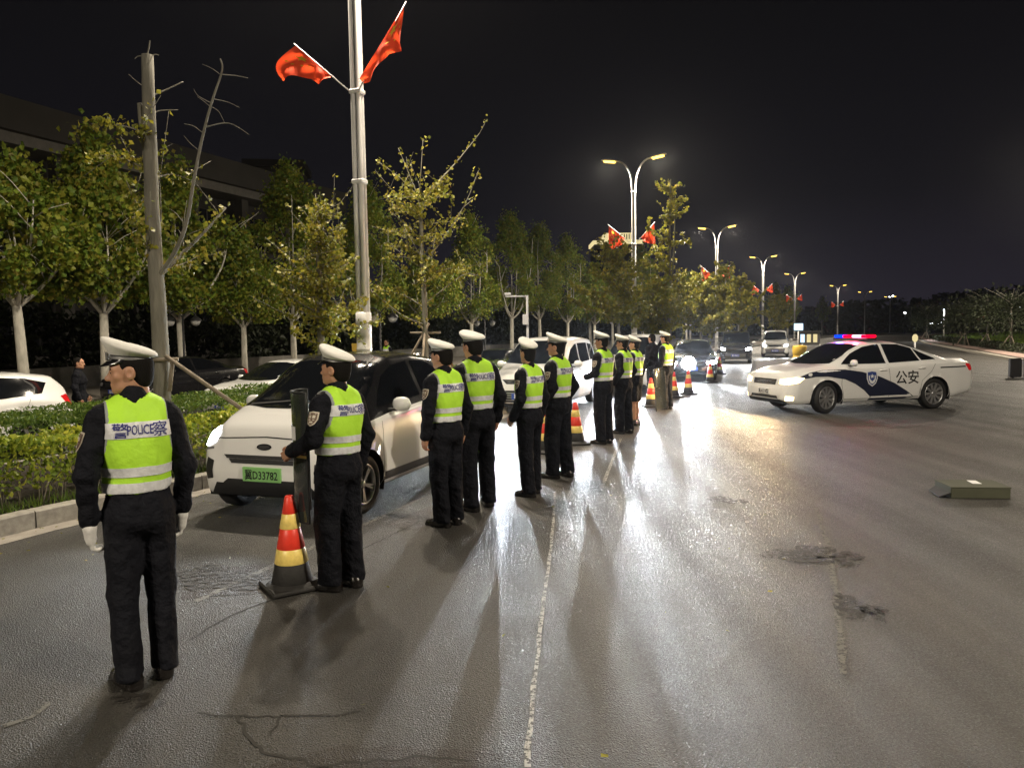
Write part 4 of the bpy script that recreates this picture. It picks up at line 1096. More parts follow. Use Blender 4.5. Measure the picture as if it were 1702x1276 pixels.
POSES = {
    'wide': dict(feet=.108, step=.025, hem=1.035, arms={-1: ((-.282, -.05, 1.15), (-.272, .0, .905)), 1: ((.270, -.03, 1.14), (.258, .04, .905))}),
    'attention': dict(feet=.095),
    'skirt': dict(feet=.075, skirt=True),
    'loose': dict(feet=.12, step=-.04, arms={-1: ((-.275, -.085, 1.16), (-.255, .07, .95)), 1: ((.285, -.075, 1.15), (.25, .06, .92))}),
    'easy': dict(feet=.135, step=.05, arms={-1: ((-.282, -.075, 1.15), (-.250, .09, .93)), 1: ((.27, -.05, 1.145), (.262, .02, .905))}),
    'holding': dict(feet=.11, arms={-1: ((-.285, -.03, 1.16), (-.19, .20, 1.10)), 1: ((.28, -.02, 1.16), (.16, .22, 1.12))}),
    'shield': dict(feet=.10, step=-.03, arms={-1: ((-.295, -.02, 1.16), (-.29, .19, 1.06)), 1: ((.275, -.05, 1.145), (.268, .02, .905))}),
}
_pc = {}
def pose_data(p, h):
    if (p, h) not in _pc: _pc[(p, h)] = body_fields(POSES[p], h)
    return _pc[(p, h)]
def smooth_mesh(P, F, it=2):
    return P
SHIELD_POLY = [(-.036, .046), (0, .052), (.036, .046), (.038, -.005), (.026, -.036), (0, -.054), (-.026, -.036), (-.038, -.005)]
def bands_from(me, ranges, out=.004):
    """reflective bands: strips of the vest's own surface, lifted"""
    res = []
    for z0, z1 in ranges:
        bm = bmesh.new(); bm.from_mesh(me)
        for z, keep in ((z0, 1), (z1, -1)):
            bmesh.ops.bisect_plane(bm, geom=bm.verts[:] + bm.edges[:] + bm.faces[:], plane_co=(0, 0, z), plane_no=(0, 0, keep), clear_inner=True, dist=1e-5)
        bm.normal_update()
        co = {v: v.co + v.normal * out for v in bm.verts}
        for v, c in co.items(): v.co = c
        m2 = bpy.data.meshes.new('reflective_band'); bm.to_mesh(m2); bm.free()
        for p in m2.polygons: p.use_smooth = True; p.material_index = 0
        m2.materials.clear()
        res.append(m2)
    return res
_vest = {}
def officer(loc, yaw, height, head_yaw, label, pose='attention', gloves=False, vest=True, cap=True, h=.0105, tilt=0.0, skirt=False, wide=1.0, text=True, group='traffic officers standing in line', nod=0.0):
    (P, F), (VP, VF, vmi), ends = pose_data(pose, h)
    hz = 1.545; hw = math.radians(head_yaw) - yaw
    def to_head(A): 
        Q = A.copy()
        if nod:
            c, s = math.cos(nod), math.sin(nod); y, z = Q[:, 1].copy(), Q[:, 2].copy(); Q[:, 1] = c * y - s * z; Q[:, 2] = s * y + c * z
        return rotz(Q, hw) + np.array([0, .012, hz])
    HM = Matrix.Translation((0, .012, hz)) @ Matrix.Rotation(hw, 4, 'Z') @ Matrix.Rotation(nod, 4, 'X')
    hP = to_head(HEAD[0])
    Vs, Fs, mi = [P, hP], [F, HEAD[1] + len(P)], [np.zeros(len(F), int), np.where(HEAD[2] == 0, 1, HEAD[2] + 1)]
    n0 = len(P) + len(hP); hands = {}
    for s in (-1, 1):
        H_ = HANDB if gloves or pose in ('holding', 'shield') else HAND
        HP_ = H_[0].copy(); HF_ = H_[1]
        if s > 0: HP_[:, 0] *= -1; HF_ = HF_[:, ::-1]
        w, d = ends[s]
        if gloves: HP_ = HP_ * 1.3
        a = Vector((0, 0, -1)).rotation_difference(Vector(d)).to_matrix()
        HP_ = HP_ @ np.array(a).T + w - d * .005
        hands[s] = (HP_, HF_)
        if not gloves:
            Vs.append(HP_); Fs.append(HF_ + n0); n0 += len(HP_); mi.append(np.ones(len(HF_), int))
    me = np_mesh('person', np.concatenate(Vs), np.concatenate(Fs), True, np.concatenate(mi))
    if skirt:
        Q = np.concatenate(Vs)[np.concatenate(Fs)].mean(1); m_ = np.concatenate(mi); m_[(Q[:, 2] < .50)] = 1
        me.polygons.foreach_set('material_index', m_.astype(np.int32))
    o = link('person', me, None, [M['cloth'], M['skin'], M['lip'], M['eye'], M['hair']])
    o.location = loc; o.rotation_euler = (0, tilt, yaw); s_ = height / 1.78; o.scale = (s_ * wide, s_ * wide, s_)
    tag(o, label, 'person', group)
    hr_ = HAIR if cap else HAIR_FULL; hh = link('hair', np_mesh('hair', hr_[0], hr_[1], True), o, M['hair']); hh.matrix_basis = HM
    if gloves:
        for s in (-1, 1): link('glove', np_mesh('glove', hands[s][0], hands[s][1], True), o, M['glove'])
    fs = POSES[pose].get('feet', .105)
    for s in (-1, 1):
        sh = link('shoe', bpy.data.meshes.get('shoe') or np_mesh('shoe', SHOE[0], SHOE[1], True), o, M['shoe']); sh.location = (s * fs * SLIM, s * POSES[pose].get('step', 0.0), 0); sh.rotation_euler = (0, 0, -s * R(14))
    if cap:
        c = link('cap', CAP['crown'], o, M['cap_white']); c.matrix_basis = HM @ Matrix.Translation((0, 0, .030)) @ Matrix.Scale(.89, 4)
        link('cap_band', CAP['band'], c, M['cap_black']); link('cap_braid', CAP['braid'], c, M['silver']); link('cap_peak', CAP['peak'], c, M['peak']); link('cap_emblem', CAP['emblem'], c, M['silver'])
    if vest:
        key = (pose, h)
        if key not in _vest:
            vm = np_mesh('safety_vest', VP, VF, True, vmi); vm.materials.append(M['vest']); vm.materials.append(M['vest_trim'])
            bv = bvh_of(vm); b0 = POSES[pose].get('hem', 1.035)
            _vest[key] = (vm, bands_from(vm, [(1.325, 1.405), (1.125, 1.175), (b0 + .006, b0 + .058)]), bv)
        vm, bands, bv = _vest[key]
        v = link('safety_vest', vm, o)
        for b in bands: link('reflective_band', b, v, M['reflect'])
        if text:
            tk = ('tx', pose, h)
            fr = ((0, -1, 1.366), (1, 0, 0), (0, 0, 1), (0, 1, 0))
            if tk not in _vest:
                t1 = []
                for s_txt, size, dx, bold, sq in (('警', .078, -.090, .0003, .92), ('POLICE', .066, .0, .0006, .58), ('察', .078, .092, .0003, .92)):
                    v2, f2 = text2d(s_txt, size, bold, sq, .03)
                    vs, ff = project([(a + dx, b) for a, b in v2], f2, *fr, bv, .0075); t1.append((vs, ff))
                mb = MB()
                for vs, ff in t1: mb.add(vs, ff)
                _vest[tk] = mb.mesh('lettering')
            link('lettering', _vest[tk], v, M['print_blue'])
    # sleeve badge on the upper left arm, shoulder boards
    if h < .013:
        bk = ('badge', pose, h)
        if bk not in _vest:
            bv = BVHTree.FromPolygons([Vector(p) for p in P.tolist()], F.tolist())
            el = POSES[pose].get('arms', {}).get(-1, ((-.268, -.045, 1.145),))[0]
            fr = ((-1, -.03, 1.315), (0, -1, 0), (0, 0, 1), (1, 0, 0))
            out = []
            for sc, off in ((1.0, .005), (.82, .007)):
                v2, f2 = fill2d([(a * sc, b * sc) for a, b in SHIELD_POLY], .02); out.append(project(v2, f2, *fr, bv, off))
            v2, f2 = [], []
            for (x0, x1, y0, y1) in ((-.022, -.004, .004, .024), (.004, .022, .004, .024), (-.02, .02, -.012, -.004), (-.012, .012, -.03, -.018), (-.024, .024, .030, .035)):
                b = len(v2); v2 += [(x0, y0), (x1, y0), (x1, y1), (x0, y1)]; f2.append([b, b + 1, b + 2, b + 3])
            out.append(project(v2, f2, *fr, bv, .009))
            ms = []
            for vs, ff in out:
                mb = MB(); mb.add(vs, ff, 0, True); ms.append(mb.mesh('sleeve_badge'))
            _vest[bk] = ms
        ms = _vest[bk]
        b = link('sleeve_badge', ms[0], o, M['badge_edge']); link('badge_field', ms[1], b, M['badge_in']); link('badge_device', ms[2], b, M['badge_edge'])
        for s in (-1, 1):
            mb = MB(); mb.box((0, 0, 0), (.105, .045, .012), bev=.004); e = mb.build('shoulder_board', M['plastic'], o)
            e.location = (s * .142, -.012, 1.498); e.rotation_euler = (0, s * R(20), 0)
    return o
def stand(px, py, rz_deg, height, head, label, **k):
    p = at(px, py); k.setdefault('tilt', math.sin(px * 1.7) * R(1.3)); k.setdefault('nod', math.sin(px * 2.3) * R(4)); return officer(p, R(rz_deg), height, head, label, **k)
stand(245, 1128, 36, 1.80, 108, 'officer standing apart at the near end of the line, white gloves, face in profile', pose='wide', gloves=True, h=.0088, nod=R(-2), tilt=0.0)
stand(566, 976, 58, 1.72, 70, 'officer in yellow vest holding a riot shield beside the large cone', pose='shield', wide=1.06, h=.0088)
stand(745, 872, 44, 1.75, 56, 'officer in front of the pair beside the small white electric car door', pose='attention', wide=1.04)
stand(797, 844, 30, 1.83, 38, 'taller officer just behind the pair by the electric car, back squarely turned', pose='easy', wide=1.1)
stand(883, 822, 48, 1.73, 34, 'officer with feet apart in front of the white minivan bonnet', pose='easy', wide=.95)
stand(930, 793, 52, 1.78, 66, 'officer beside the small cone with the cap tipped back, by the minivan door', pose='loose', wide=1.03)
stand(1004, 737, 46, 1.80, 62, 'officer with both hands raised in front, next to the minivan rear', pose='holding')
stand(1037, 720, 50, 1.74, 60, 'officer half hidden behind the one with raised hands', pose='loose', h=.013)
stand(1055, 707, 50, 1.70, 58, 'officer in a skirt with bare legs, last of the tight group', pose='skirt', skirt=True, h=.013)
stand(1108, 680, 42, 1.78, 48, 'officer at the far end of the line beside an upright riot shield', pose='attention', h=.013)
stand(1086, 668, 30, 1.76, 30, 'person in plain dark clothes without a vest beside the far riot shield', pose='easy', h=.013, vest=False, cap=False, group='bystanders')
q = atY(132, 640, 15.5); officer(Vector((q.x, 15.5, -.22)), R(-70), 1.70, -75, 'dim pedestrian in dark jacket behind the white hatchback', pose='easy', h=.013, vest=False, cap=False, group='bystanders')
q = atY(643, 585, 30); officer(Vector((q.x, 30, -.1)), R(150), 1.75, 150, 'far-off person in a yellow vest right of the nearest lamp pole', pose='easy', h=.013, cap=False, text=False, group='bystanders')

# riot shields
def riot_shield(loc, rz, label, tilt=0.0):
    r = empty('riot_shield', loc, rz); tag(r, label, 'shield', 'riot shields'); r.rotation_euler = (0, tilt, rz)
    def P(u, v, off=0.0):
        a = u * 1.1; return Vector(((.30 + off) * math.sin(a), -.30 + (.30 + off) * math.cos(a), v))
    n, m = 12, 8
    mb = MB()
    for off, fl in ((0, False), (.004, True)):
        vs = [P(-.8 + 1.6 * i / n, .95 * j / m, off) for j in range(m + 1) for i in range(n + 1)]
        fs = [[j * (n + 1) + i, j * (n + 1) + i + 1, (j + 1) * (n + 1) + i + 1, (j + 1) * (n + 1) + i] for j in range(m) for i in range(n)]
        mb.add(vs, fs if fl else [f[::-1] for f in fs], 0, True)
    mb.build('sheet', M['shield'], r)
    mb = MB(); loop = [P(-.8 + 1.6 * i / n, 0, .002) for i in range(n + 1)] + [P(.8, .95 * j / m, .002) for j in range(1, m)] + [P(.8 - 1.6 * i / n, .95, .002) for i in range(n + 1)] + [P(-.8, .95 - .95 * j / m, .002) for j in range(1, m)]
    mb.tube(loop + [loop[0], loop[1]], .008, 6, cap=False); mb.build('rim', M['plastic'], r)
    for nm, v0, v1, u0, u1, mt in (('sticker', .60, .70, -.42, .30, 'paint_white'), ('stripe', .525, .545, -.8, .8, 'cone_yel'), ('stripe', .475, .495, -.8, .8, 'cone_yel'), ('stripe', .545, .56, -.8, .8, 'plastic')):
        mb = MB(); vs = [P(u0 + (u1 - u0) * i / n, v, .0065) for v in (v0, v1) for i in range(n + 1)]
        mb.add(vs, [[i, i + 1, n + 2 + i, n + 1 + i] for i in range(n)], 0, True); mb.build(nm, M[mt], r)
    mb = MB(); mb.tube([P(-.2, .5, -.004), P(-.2, .5, -.05), P(.2, .5, -.05), P(.2, .5, -.004)], .012, 6); mb.build('handle', M['plastic'], r)
    return r
M['shield'] = mat('smoky_polycarbonate', (0.03, 0.035, 0.035), 0.08, spec=0.6, alpha=0.88)
p = at(566, 976); riot_shield((p.x - .36, p.y + .16, .49), R(104), 'smoky riot shield with orange stripes held by the officer next to the large cone')
p = at(1100, 682); riot_shield((p.x - .10, p.y - .02, .02), R(48), 'riot shield standing upright by the far end of the line', tilt=R(-6))
# ================================================================== VEHICLES
def curve(keys, xs, smooth=2):
    k = np.array(keys, dtype=float); y = np.interp(xs, k[:, 0], k[:, 1])
    for _ in range(smooth):
        z = y.copy(); z[1:-1] = .25 * y[:-2] + .5 * y[1:-1] + .25 * y[2:]; y = z
    return y
def wheel_meshes(R_, w, spokes, rr=.69, twin=False):
    d = {}
    mb = MB(); h = w / 2
    prof = [(R_ * rr, -h * .82), (R_ * .80, -h * .98), (R_ * .93, -h * .92), (R_ * .99, -h * .68), (R_, -h * .3), (R_, h * .3), (R_ * .99, h * .68), (R_ * .93, h * .92), (R_ * .80, h * .98), (R_ * rr, h * .82)]
    mb.rev(prof, 40, cap=False); d['tyre'] = mb.mesh('tyre')
    mb = MB(); ri = R_ * rr
    mb.rev([(ri, -h * .8), (ri, h * .80), (ri * .96, h * .84), (ri * .91, h * .80), (ri * .90, h * .3), (ri * .88, -h * .7)], 40, cap=False)
    mb.rev([(.001, h * .62), (ri * .17, h * .66), (ri * .20, h * .55), (ri * .22, h * .2)], 20, cap=False)
    for i in range(spokes):
        a = 2 * math.pi * i / spokes
        for da in ((-.10, .10) if twin else (0,)):
            w0, w1 = (ri * .055, ri * .05) if twin else (ri * .09, ri * .135)
            c0 = Matrix.Rotation(a + da * .6, 4, 'Z'); c1 = Matrix.Rotation(a + da, 4, 'Z')
            A = [c0 @ Vector((ri * .16, sx * w0, z)) for z in (h * .25, h * .60) for sx in (-1, 1)]
            B = [c1 @ Vector((ri * .93, sx * w1, z)) for z in (h * .30, h * .72) for sx in (-1, 1)]
            mb.add(A + B, [[0, 1, 5, 4][::-1], [2, 3, 7, 6], [0, 2, 6, 4], [1, 3, 7, 5][::-1], [4, 5, 7, 6], [0, 1, 3, 2][::-1]])
    d['rim'] = mb.mesh('rim')
    mb = MB(); mb.rev([(.001, h * .0), (ri * .86, h * .0)], 24, cap=False); d['disc'] = mb.mesh('brake_disc')
    return d
_wh = {}
def build_car(name, S_, loc, heading, label, paint='white_paint', group=None, cat='car', scale=1.0, steer=0.0, detail=True):
    """S_: shape tables; car faces +x, left is +y"""
    x0, x1 = S_['top'][0][0], S_['top'][-1][0]
    NS = 96 if detail else 56
    u = np.linspace(0, 1, NS); xs = x0 + (x1 - x0) * (.5 - .5 * np.cos(np.pi * u) * (1 - .35 * np.sin(np.pi * u)))
    xs = np.sort(xs); xs[0], xs[-1] = x0, x1
    zt, zb, zs, wb, wr = [curve(S_[k], xs, 1) for k in ('top', 'bot', 'sho', 'wid', 'rwid')]
    rows = []
    for i in range(NS):
        w, r, b, s, t = wb[i], wr[i], zb[i], zs[i], zt[i]
        H = max(s - b, .02); g = max(t - s, .004)
        re = min(.10, g * .30)
        ctl = [(0, b), (.80 * w, b), (.945 * w, b + .07 * H), (.985 * w, b + .22 * H), (w, b + .48 * H), (.995 * w, b + .72 * H), (.975 * w, s - .09 * H), (.945 * w, s),
               (r + (.925 * w - r) * .62, s + (t - re - s) * .42), (r + (.925 * w - r) * .12, t - re * 1.25), (r * .93, t - re * .5), (r * .62, t - re * .12), (0, t)]
        ctl = [Vector(c) for c in ctl]
        pts = catmull(ctl, 3)
        rows.append([(xs[i], p[0], p[1]) for p in pts])
    n = len(rows[0]); SH = 7 * 3                          # section index of the shoulder
    full = []
    for r_ in rows: full.append([(x, -y, z) for x, y, z in r_[::-1]] + r_[1:-1])
    # ring order: top centre -> right side down -> bottom -> left side up
    nn = len(full[0]); V = np.array(full).reshape(-1, 3)
    wheels = [(S_['wx'][0], S_['wz']), (S_['wx'][1], S_['wz'])]; AR = S_['arch']
    cell = (x1 - x0) / NS
    side = np.abs(V[:, 1]) > .45 * wb.max()
    for wx, wz in wheels:
        dx, dz = V[:, 0] - wx, V[:, 2] - wz; d = np.sqrt(dx * dx + dz * dz); m = side & (np.abs(d - AR) < .042) & (V[:, 2] < wz + AR + .05)
        f_ = AR / np.maximum(d[m], 1e-3); V[m, 0] = wx + dx[m] * f_; V[m, 2] = wz + dz[m] * f_
    F, mi = [], []
    gl = S_.get('roof_black')
    for i in range(NS - 1):
        for k in range(nn):
            a, b = i * nn + k, i * nn + (k + 1) % nn; q = [a, b, b + nn, a + nn]
            c = V[q].mean(0)
            if abs(c[1]) > .45 * wb.max() and any((c[0] - wx) ** 2 + (c[2] - wz) ** 2 < (AR - .004) ** 2 for wx, wz in wheels): continue
            kk = (n - 1 - k - .5) if k < n - 1 else (k - (n - 1) + .5)   # section parameter from bottom
            m = 0
            if gl and kk > SH - .2 and gl[0] < c[0] < gl[1]: m = 1
            if kk < 3.6 and S_.get('clad', True): m = 2
            if kk < 10 and S_.get('clad_x') and (c[0] > S_['clad_x'][1] or c[0] < S_['clad_x'][0]) and c[2] < S_['clad_z']: m = 2
            F.append(q[::-1]); mi.append(m)
    mb = MB(); mb.v = [tuple(v) for v in V]; mb.f = F; mb.m = mi; mb.sm = [True] * len(F)
    mb.f.append([k for k in range(nn)]); mb.f.append([(NS - 1) * nn + k for k in range(nn)][::-1]); mb.m += [0, 0]; mb.sm += [True, True]
    root = empty(name, loc, heading, scale); tag(root, label, cat, group)
    body = mb.build('body', [M[paint], M['black_paint'], M['plastic']], root)
    bv = bvh_of(body.data)
    car = dict(root=root, body=body, bvh=bv, S=S_, W=wb.max())
    # wheel wells
    for wx, wz in wheels:
        for s in (1, -1):
            mb = MB(); pts = []
            for k in range(17):
                a = -.35 + (math.pi + .7) * k / 16; pts.append((wx + (AR + .012) * math.cos(a), wz + (AR + .012) * math.sin(a)))
            ya, yb = s * (wb.max() * .975), s * (wb.max() - .34)
            vs = [(x, ya, z) for x, z in pts] + [(x, yb, z) for x, z in pts]
            mb.add(vs, [[k, k + 1, 17 + k + 1, 17 + k] for k in range(16)], 0, True); mb.add([(x, yb, z) for x, z in pts], [list(range(17))])
            mb.build('wheel_well', M['tyre'], root)
    key = (S_['tyre'], S_['spokes'])
    if key not in _wh: _wh[key] = wheel_meshes(S_['tyre'], S_.get('tw', .205), S_['spokes'], S_.get('rr', .69), S_.get('twin', False))
    for j, (wx, wz) in enumerate(wheels):
        for s in (1, -1):
            w = empty('wheel', (wx, s * (wb.max() - S_.get('tuck', .135)), S_['tyre'])); w.parent = root
            w.rotation_euler = (R(-90) if s > 0 else R(90), 0, 0); w.rotation_euler.rotate_axis('Z', .3 * j)
            if j == 1 and steer: w.rotation_euler = (Matrix.Rotation(steer, 3, 'Z') @ w.rotation_euler.to_matrix()).to_euler()
            link('tyre', _wh[key]['tyre'], w, M['tyre']); link('rim', _wh[key]['rim'], w, M['alloy']); link('brake_disc', _wh[key]['disc'], w, M['pole_dark'])
    return car
def fr_side(s): return ((0, s * 3, 0), (1, 0, 0), (0, 0, 1), (0, -s, 0))
FR_F = ((5, 0, 0), (0, 1, 0), (0, 0, 1), (-1, 0, 0)); FR_R = ((-5, 0, 0), (0, 1, 0), (0, 0, 1), (1, 0, 0))
def sides(car, name, poly, m, off=.004, step=.06, which=(1, -1), parent=None):
    return [patch(name, poly, fr_side(s), car['bvh'], M[m], parent or car['root'], off, step) for s in which]
def front(car, name, poly, m, off=.005, step=.05, parent=None, rear=False): return patch(name, poly, FR_R if rear else FR_F, car['bvh'], M[m], parent or car['root'], off, step)
def mirror_poly(p): return [(-a, b) for a, b in p][::-1]
def corner(car, name, poly, m, ang, s, off=.005, step=.04, rear=False):
    cx, cy = car['S']['cr' if rear else 'cf']
    """patch seen from a corner: u runs sideways, v up; ang from straight ahead"""
    a = ang * s; f = Vector((math.cos(a), math.sin(a), 0)) * (-1 if rear else 1); f = Vector((f.x, abs(f.y) * s, 0))
    side = Vector((-f.y, f.x, 0)) if not rear else Vector((-f.y, f.x, 0))
    if side.y * 1 < 0: side = -side
    side = side * s
    fr = (Vector((cx, cy * s, 0)) + f * 2.5, side, Vector((0, 0, 1)), -f)
    return patch(name, poly, fr, car['bvh'], M[m], car['root'], off, step)
def seam(car, pts, w=.007, which=(1, -1), m='plastic', name='panel_gap'):
    P = [Vector(p) for p in pts]; A = offset(P, w / 2); B = offset(P, -w / 2)
    poly = [tuple(p) for p in A] + [tuple(p) for p in B[::-1]]
    return sides(car, name, poly, m, .0022, .08, which)
def side_mirror(car, x, z, m='white_paint', size=(.10, .20, .13), y=None):
    for s in (1, -1):
        yy = (y or car['W'] * .95)
        mb = MB(); n = 14
        rings = []
        for k in range(9):
            t = -1 + 2 * k / 8; r_ = math.sqrt(max(0, 1 - abs(t) ** 2.6)) + .02
            rings.append([(x + size[0] * .5 * r_ * math.cos(a) * (1 if math.cos(a) > 0 else .35), s * (yy + .14 + size[1] * .5 * t), z + size[2] * .5 * r_ * math.sin(a)) for a in [2 * math.pi * q / n for q in range(n)]])
        vs = [p for r_ in rings for p in r_]
        fs = [[i * n + k, i * n + (k + 1) % n, (i + 1) * n + (k + 1) % n, (i + 1) * n + k] for i in range(8) for k in range(n)]
        if s < 0: fs = [f[::-1] for f in fs]
        mb.add(vs, fs, 0, True); o = mb.build('side_mirror', M[m], car['root'])
        mb = MB(); mb.box((x - .02, s * (yy + .01), z - size[2] * .42), (.05, .14, .03), bev=.008); mb.build('mirror_arm', M['plastic'], o)
def handle(car, x, z, m='white_paint'):
    for s in (1, -1):
        h, nrm, _, _ = car['bvh'].ray_cast(Vector((x, s * 3, z)), Vector((0, -s, 0)))
        if h is None: continue
        mb = MB(); mb.tube([(x - .09, h.y - s * .005, z), (x - .07, h.y + s * .03, z + .004), (x + .07, h.y + s * .03, z + .004), (x + .09, h.y - s * .005, z)], .013, 8); mb.build('door_handle', M[m], car['root'])
def plate(car, z, text, field, ink, rear=False, w=.44, h=.14, y=0):
    d = -1 if rear else 1
    hs = [car['bvh'].ray_cast(Vector((5 * d, yy + y, zz)), Vector((-d, 0, 0)))[0] for yy in (-w / 2, 0, w / 2) for zz in (z - h / 2, z, z + h / 2)]
    x = max(d * h_.x for h_ in hs if h_ is not None) + .012
    mb = MB(); mb.box((d * (x - .02), y, z), (.05, w, h), bev=.006); o = mb.build('number_plate', M[field], car['root'])
    v2, f = text2d(text, h * .78, .0015, .82, .5)
    mb = MB(); mb.add([(d * (x + .0075), y + (a if d > 0 else -a), z + b) for a, b in v2], f); mb.build('plate_lettering', M[ink], o)
def headlights(car, lights, energy, col, spread=75, blend=.8, down=.03):
    for (x, y, z) in lights:
        lamp_light('headlight_beam', 'SPOT', (x, y, z), energy, col, car['root'], spot_size=R(spread), spot_blend=blend, shadow_soft_size=.032, aim=(x + 10, y, z - 10 * down))
M['plate_green'] = mat('green_plate', (0.25, 0.55, 0.18), 0.45, var=0.05); M['plate_blue'] = mat('blue_plate', (0.02, 0.06, 0.42), 0.45); M['plate_white'] = mat('white_plate', (0.7, 0.7, 0.7), 0.45); M['ink_black'] = mat('black_ink', (0.01, 0.01, 0.01), 0.5); M['ink_white'] = mat('white_ink', (0.8, 0.8, 0.8), 0.5)
M['livery_white'] = mat('silver_white_emblem', (0.75, 0.76, 0.78), 0.35); M['livery_blue'] = mat('emblem_blue', (0.03, 0.06, 0.25), 0.4)
COLD = (0.86, 0.93, 1.0)

# ---- small white electric hatchback
EV = dict(top=[(-1.58, .75), (-1.55, 1.05), (-1.44, 1.34), (-1.15, 1.52), (-.45, 1.59), (.10, 1.575), (.42, 1.47), (1.06, 1.07), (1.26, 1.01), (1.46, .90), (1.56, .76), (1.60, .62), (1.62, .50)],
          bot=[(-1.58, .45), (-1.48, .28), (-1, .2), (1.0, .2), (1.45, .20), (1.58, .24), (1.62, .36)],
          sho=[(-1.58, .73), (-1.5, 1.0), (-.8, 1.04), (.5, .96), (1.0, .90), (1.4, .82), (1.56, .68), (1.62, .49)],
          wid=[(-1.58, .62), (-1.48, .74), (-1, .82), (1.0, .835), (1.38, .81), (1.5, .77), (1.585, .69), (1.62, .60)],
          rwid=[(-1.58, .48), (-1, .54), (0, .56), (.5, .56), (1.06, .68), (1.4, .62), (1.62, .45)],
          wx=(-1.075, 1.06), wz=.30, arch=.345, tyre=.295, spokes=5, twin=True, roof_black=(-1.5, 1.06), clad_x=(-9, 1.2), clad_z=.235, tuck=.12, cf=(1.50, .68), cr=(-1.45, .68))
fw = at(598, 852); hd = math.atan2(-1, -.35)
# the front left wheel touches the ground at fw
c_, s_ = math.cos(hd), math.sin(hd); lx, ly = 1.10, .75
ev = build_car('electric_hatchback', EV, (fw.x - (c_ * lx - s_ * ly), fw.y - (s_ * lx + c_ * ly), 0), hd, 'small white electric hatchback with black roof, green plate and lit headlamp', cat='car', group='cars stopped at the checkpoint', scale=1.04)
front(ev, 'windscreen', [(-.66, 1.07), (-.3, 1.045), (.3, 1.045), (.66, 1.07), (.53, 1.47), (.3, 1.50), (-.3, 1.50), (-.53, 1.47)], 'glass', .006)
sides(ev, 'side_window', [(.66, 1.03), (.35, 1.33), (.1, 1.44), (-.28, 1.475), (-.30, 1.08)], 'glass', .005); sides(ev, 'quarter_window', [(-.40, 1.09), (-.38, 1.475), (-.8, 1.45), (-1.12, 1.33), (-1.0, 1.16)], 'glass', .005)
front(ev, 'upper_grille', [(-.42, .60), (.42, .60), (.46, .635), (-.46, .635)], 'plastic', .006); front(ev, 'upper_grille_lip', [(-.36, .555), (.36, .555), (.40, .598), (-.40, .598)], 'plastic', .006)
front(ev, 'lower_grille', [(-.62, .245), (.62, .245), (.40, .405), (-.40, .405)], 'plastic', .006)
for s in (1, -1):
    corner(ev, 'headlamp', [(-.07, .745), (-.02, .705), (.06, .70), (.12, .745), (.14, .82), (.10, .88), (.03, .885), (-.05, .83)], 'head_on', R(38), s)
    corner(ev, 'fog_lamp_recess', [(-.15, .40), (-.05, .38), (-.02, .47), (-.06, .60), (-.14, .57)], 'plastic', R(32), s)
    corner(ev, 'turn_lamp', [(-.10, .68), (.06, .655), (.08, .675), (-.09, .70)], 'lens', R(36), s)
front(ev, 'emblem_plate', [(.085 * math.cos(a), .715 + .030 * math.sin(a)) for a in [2 * math.pi * k / 20 for k in range(20)]], 'chrome', .007, .03)
front(ev, 'emblem_field', [(.070 * math.cos(a), .715 + .020 * math.sin(a)) for a in [2 * math.pi * k / 20 for k in range(20)]], 'plastic', .010, .03)
plate(ev, .455, '冀D33782', 'plate_green', 'ink_black')
side_mirror(ev, .50, 1.05, size=(.13, .22, .15)); handle(ev, -.28, .90)
seam(ev, [(.70, .98), (.74, .6), (.70, .30)]); seam(ev, [(-.36, 1.04), (-.44, .6), (-.40, .30)]); seam(ev, [(.70, .30), (-.40, .30)])
sides(ev, 'sill_trim', [(.69, .27), (-.70, .27), (-.70, .36), (.69, .36)], 'plastic', .004)
front(ev, 'hood_edge', [(-.62, .775), (0, .80), (.62, .775), (.62, .785), (0, .811), (-.62, .785)], 'plastic', .003, .06)
for p in (0, 1): front(ev, 'wiper', [(-.55 + .5 * p, 1.06), (-.05 + .55 * p, 1.10), (-.05 + .55 * p, 1.112), (-.55 + .5 * p, 1.075)], 'plastic', .014, .06)
headlights(ev, [(1.72, .55, .72), (1.72, -.55, .72)], 160, COLD, 80)

# ---- white minivan
VAN = dict(top=[(-2.1, .8), (-2.08, 1.2), (-1.98, 1.55), (-1.6, 1.70), (-.6, 1.745), (.2, 1.72), (.62, 1.58), (1.30, 1.12), (1.7, 1.02), (2.05, .90), (2.16, .74), (2.2, .55)],
           bot=[(-2.1, .5), (-2.0, .3), (-1.4, .22), (1.5, .22), (2.05, .22), (2.17, .26), (2.2, .36)],
           sho=[(-2.1, .78), (-2.0, 1.02), (-1, 1.06), (.8, 1.0), (1.4, .96), (1.9, .86), (2.12, .70), (2.2, .53)],
           wid=[(-2.1, .72), (-2.0, .80), (-1.5, .86), (1.4, .87), (1.85, .85), (2.05, .79), (2.16, .70), (2.2, .6)],
           rwid=[(-2.1, .62), (-1.2, .66), (0, .68), (.7, .66), (1.3, .72), (1.9, .64), (2.2, .45)],
           wx=(-1.33, 1.33), wz=.32, arch=.365, tyre=.315, spokes=6, clad_x=(-9, 9), clad_z=.3, tuck=.13, cf=(2.08, .70), cr=(-2.0, .74))
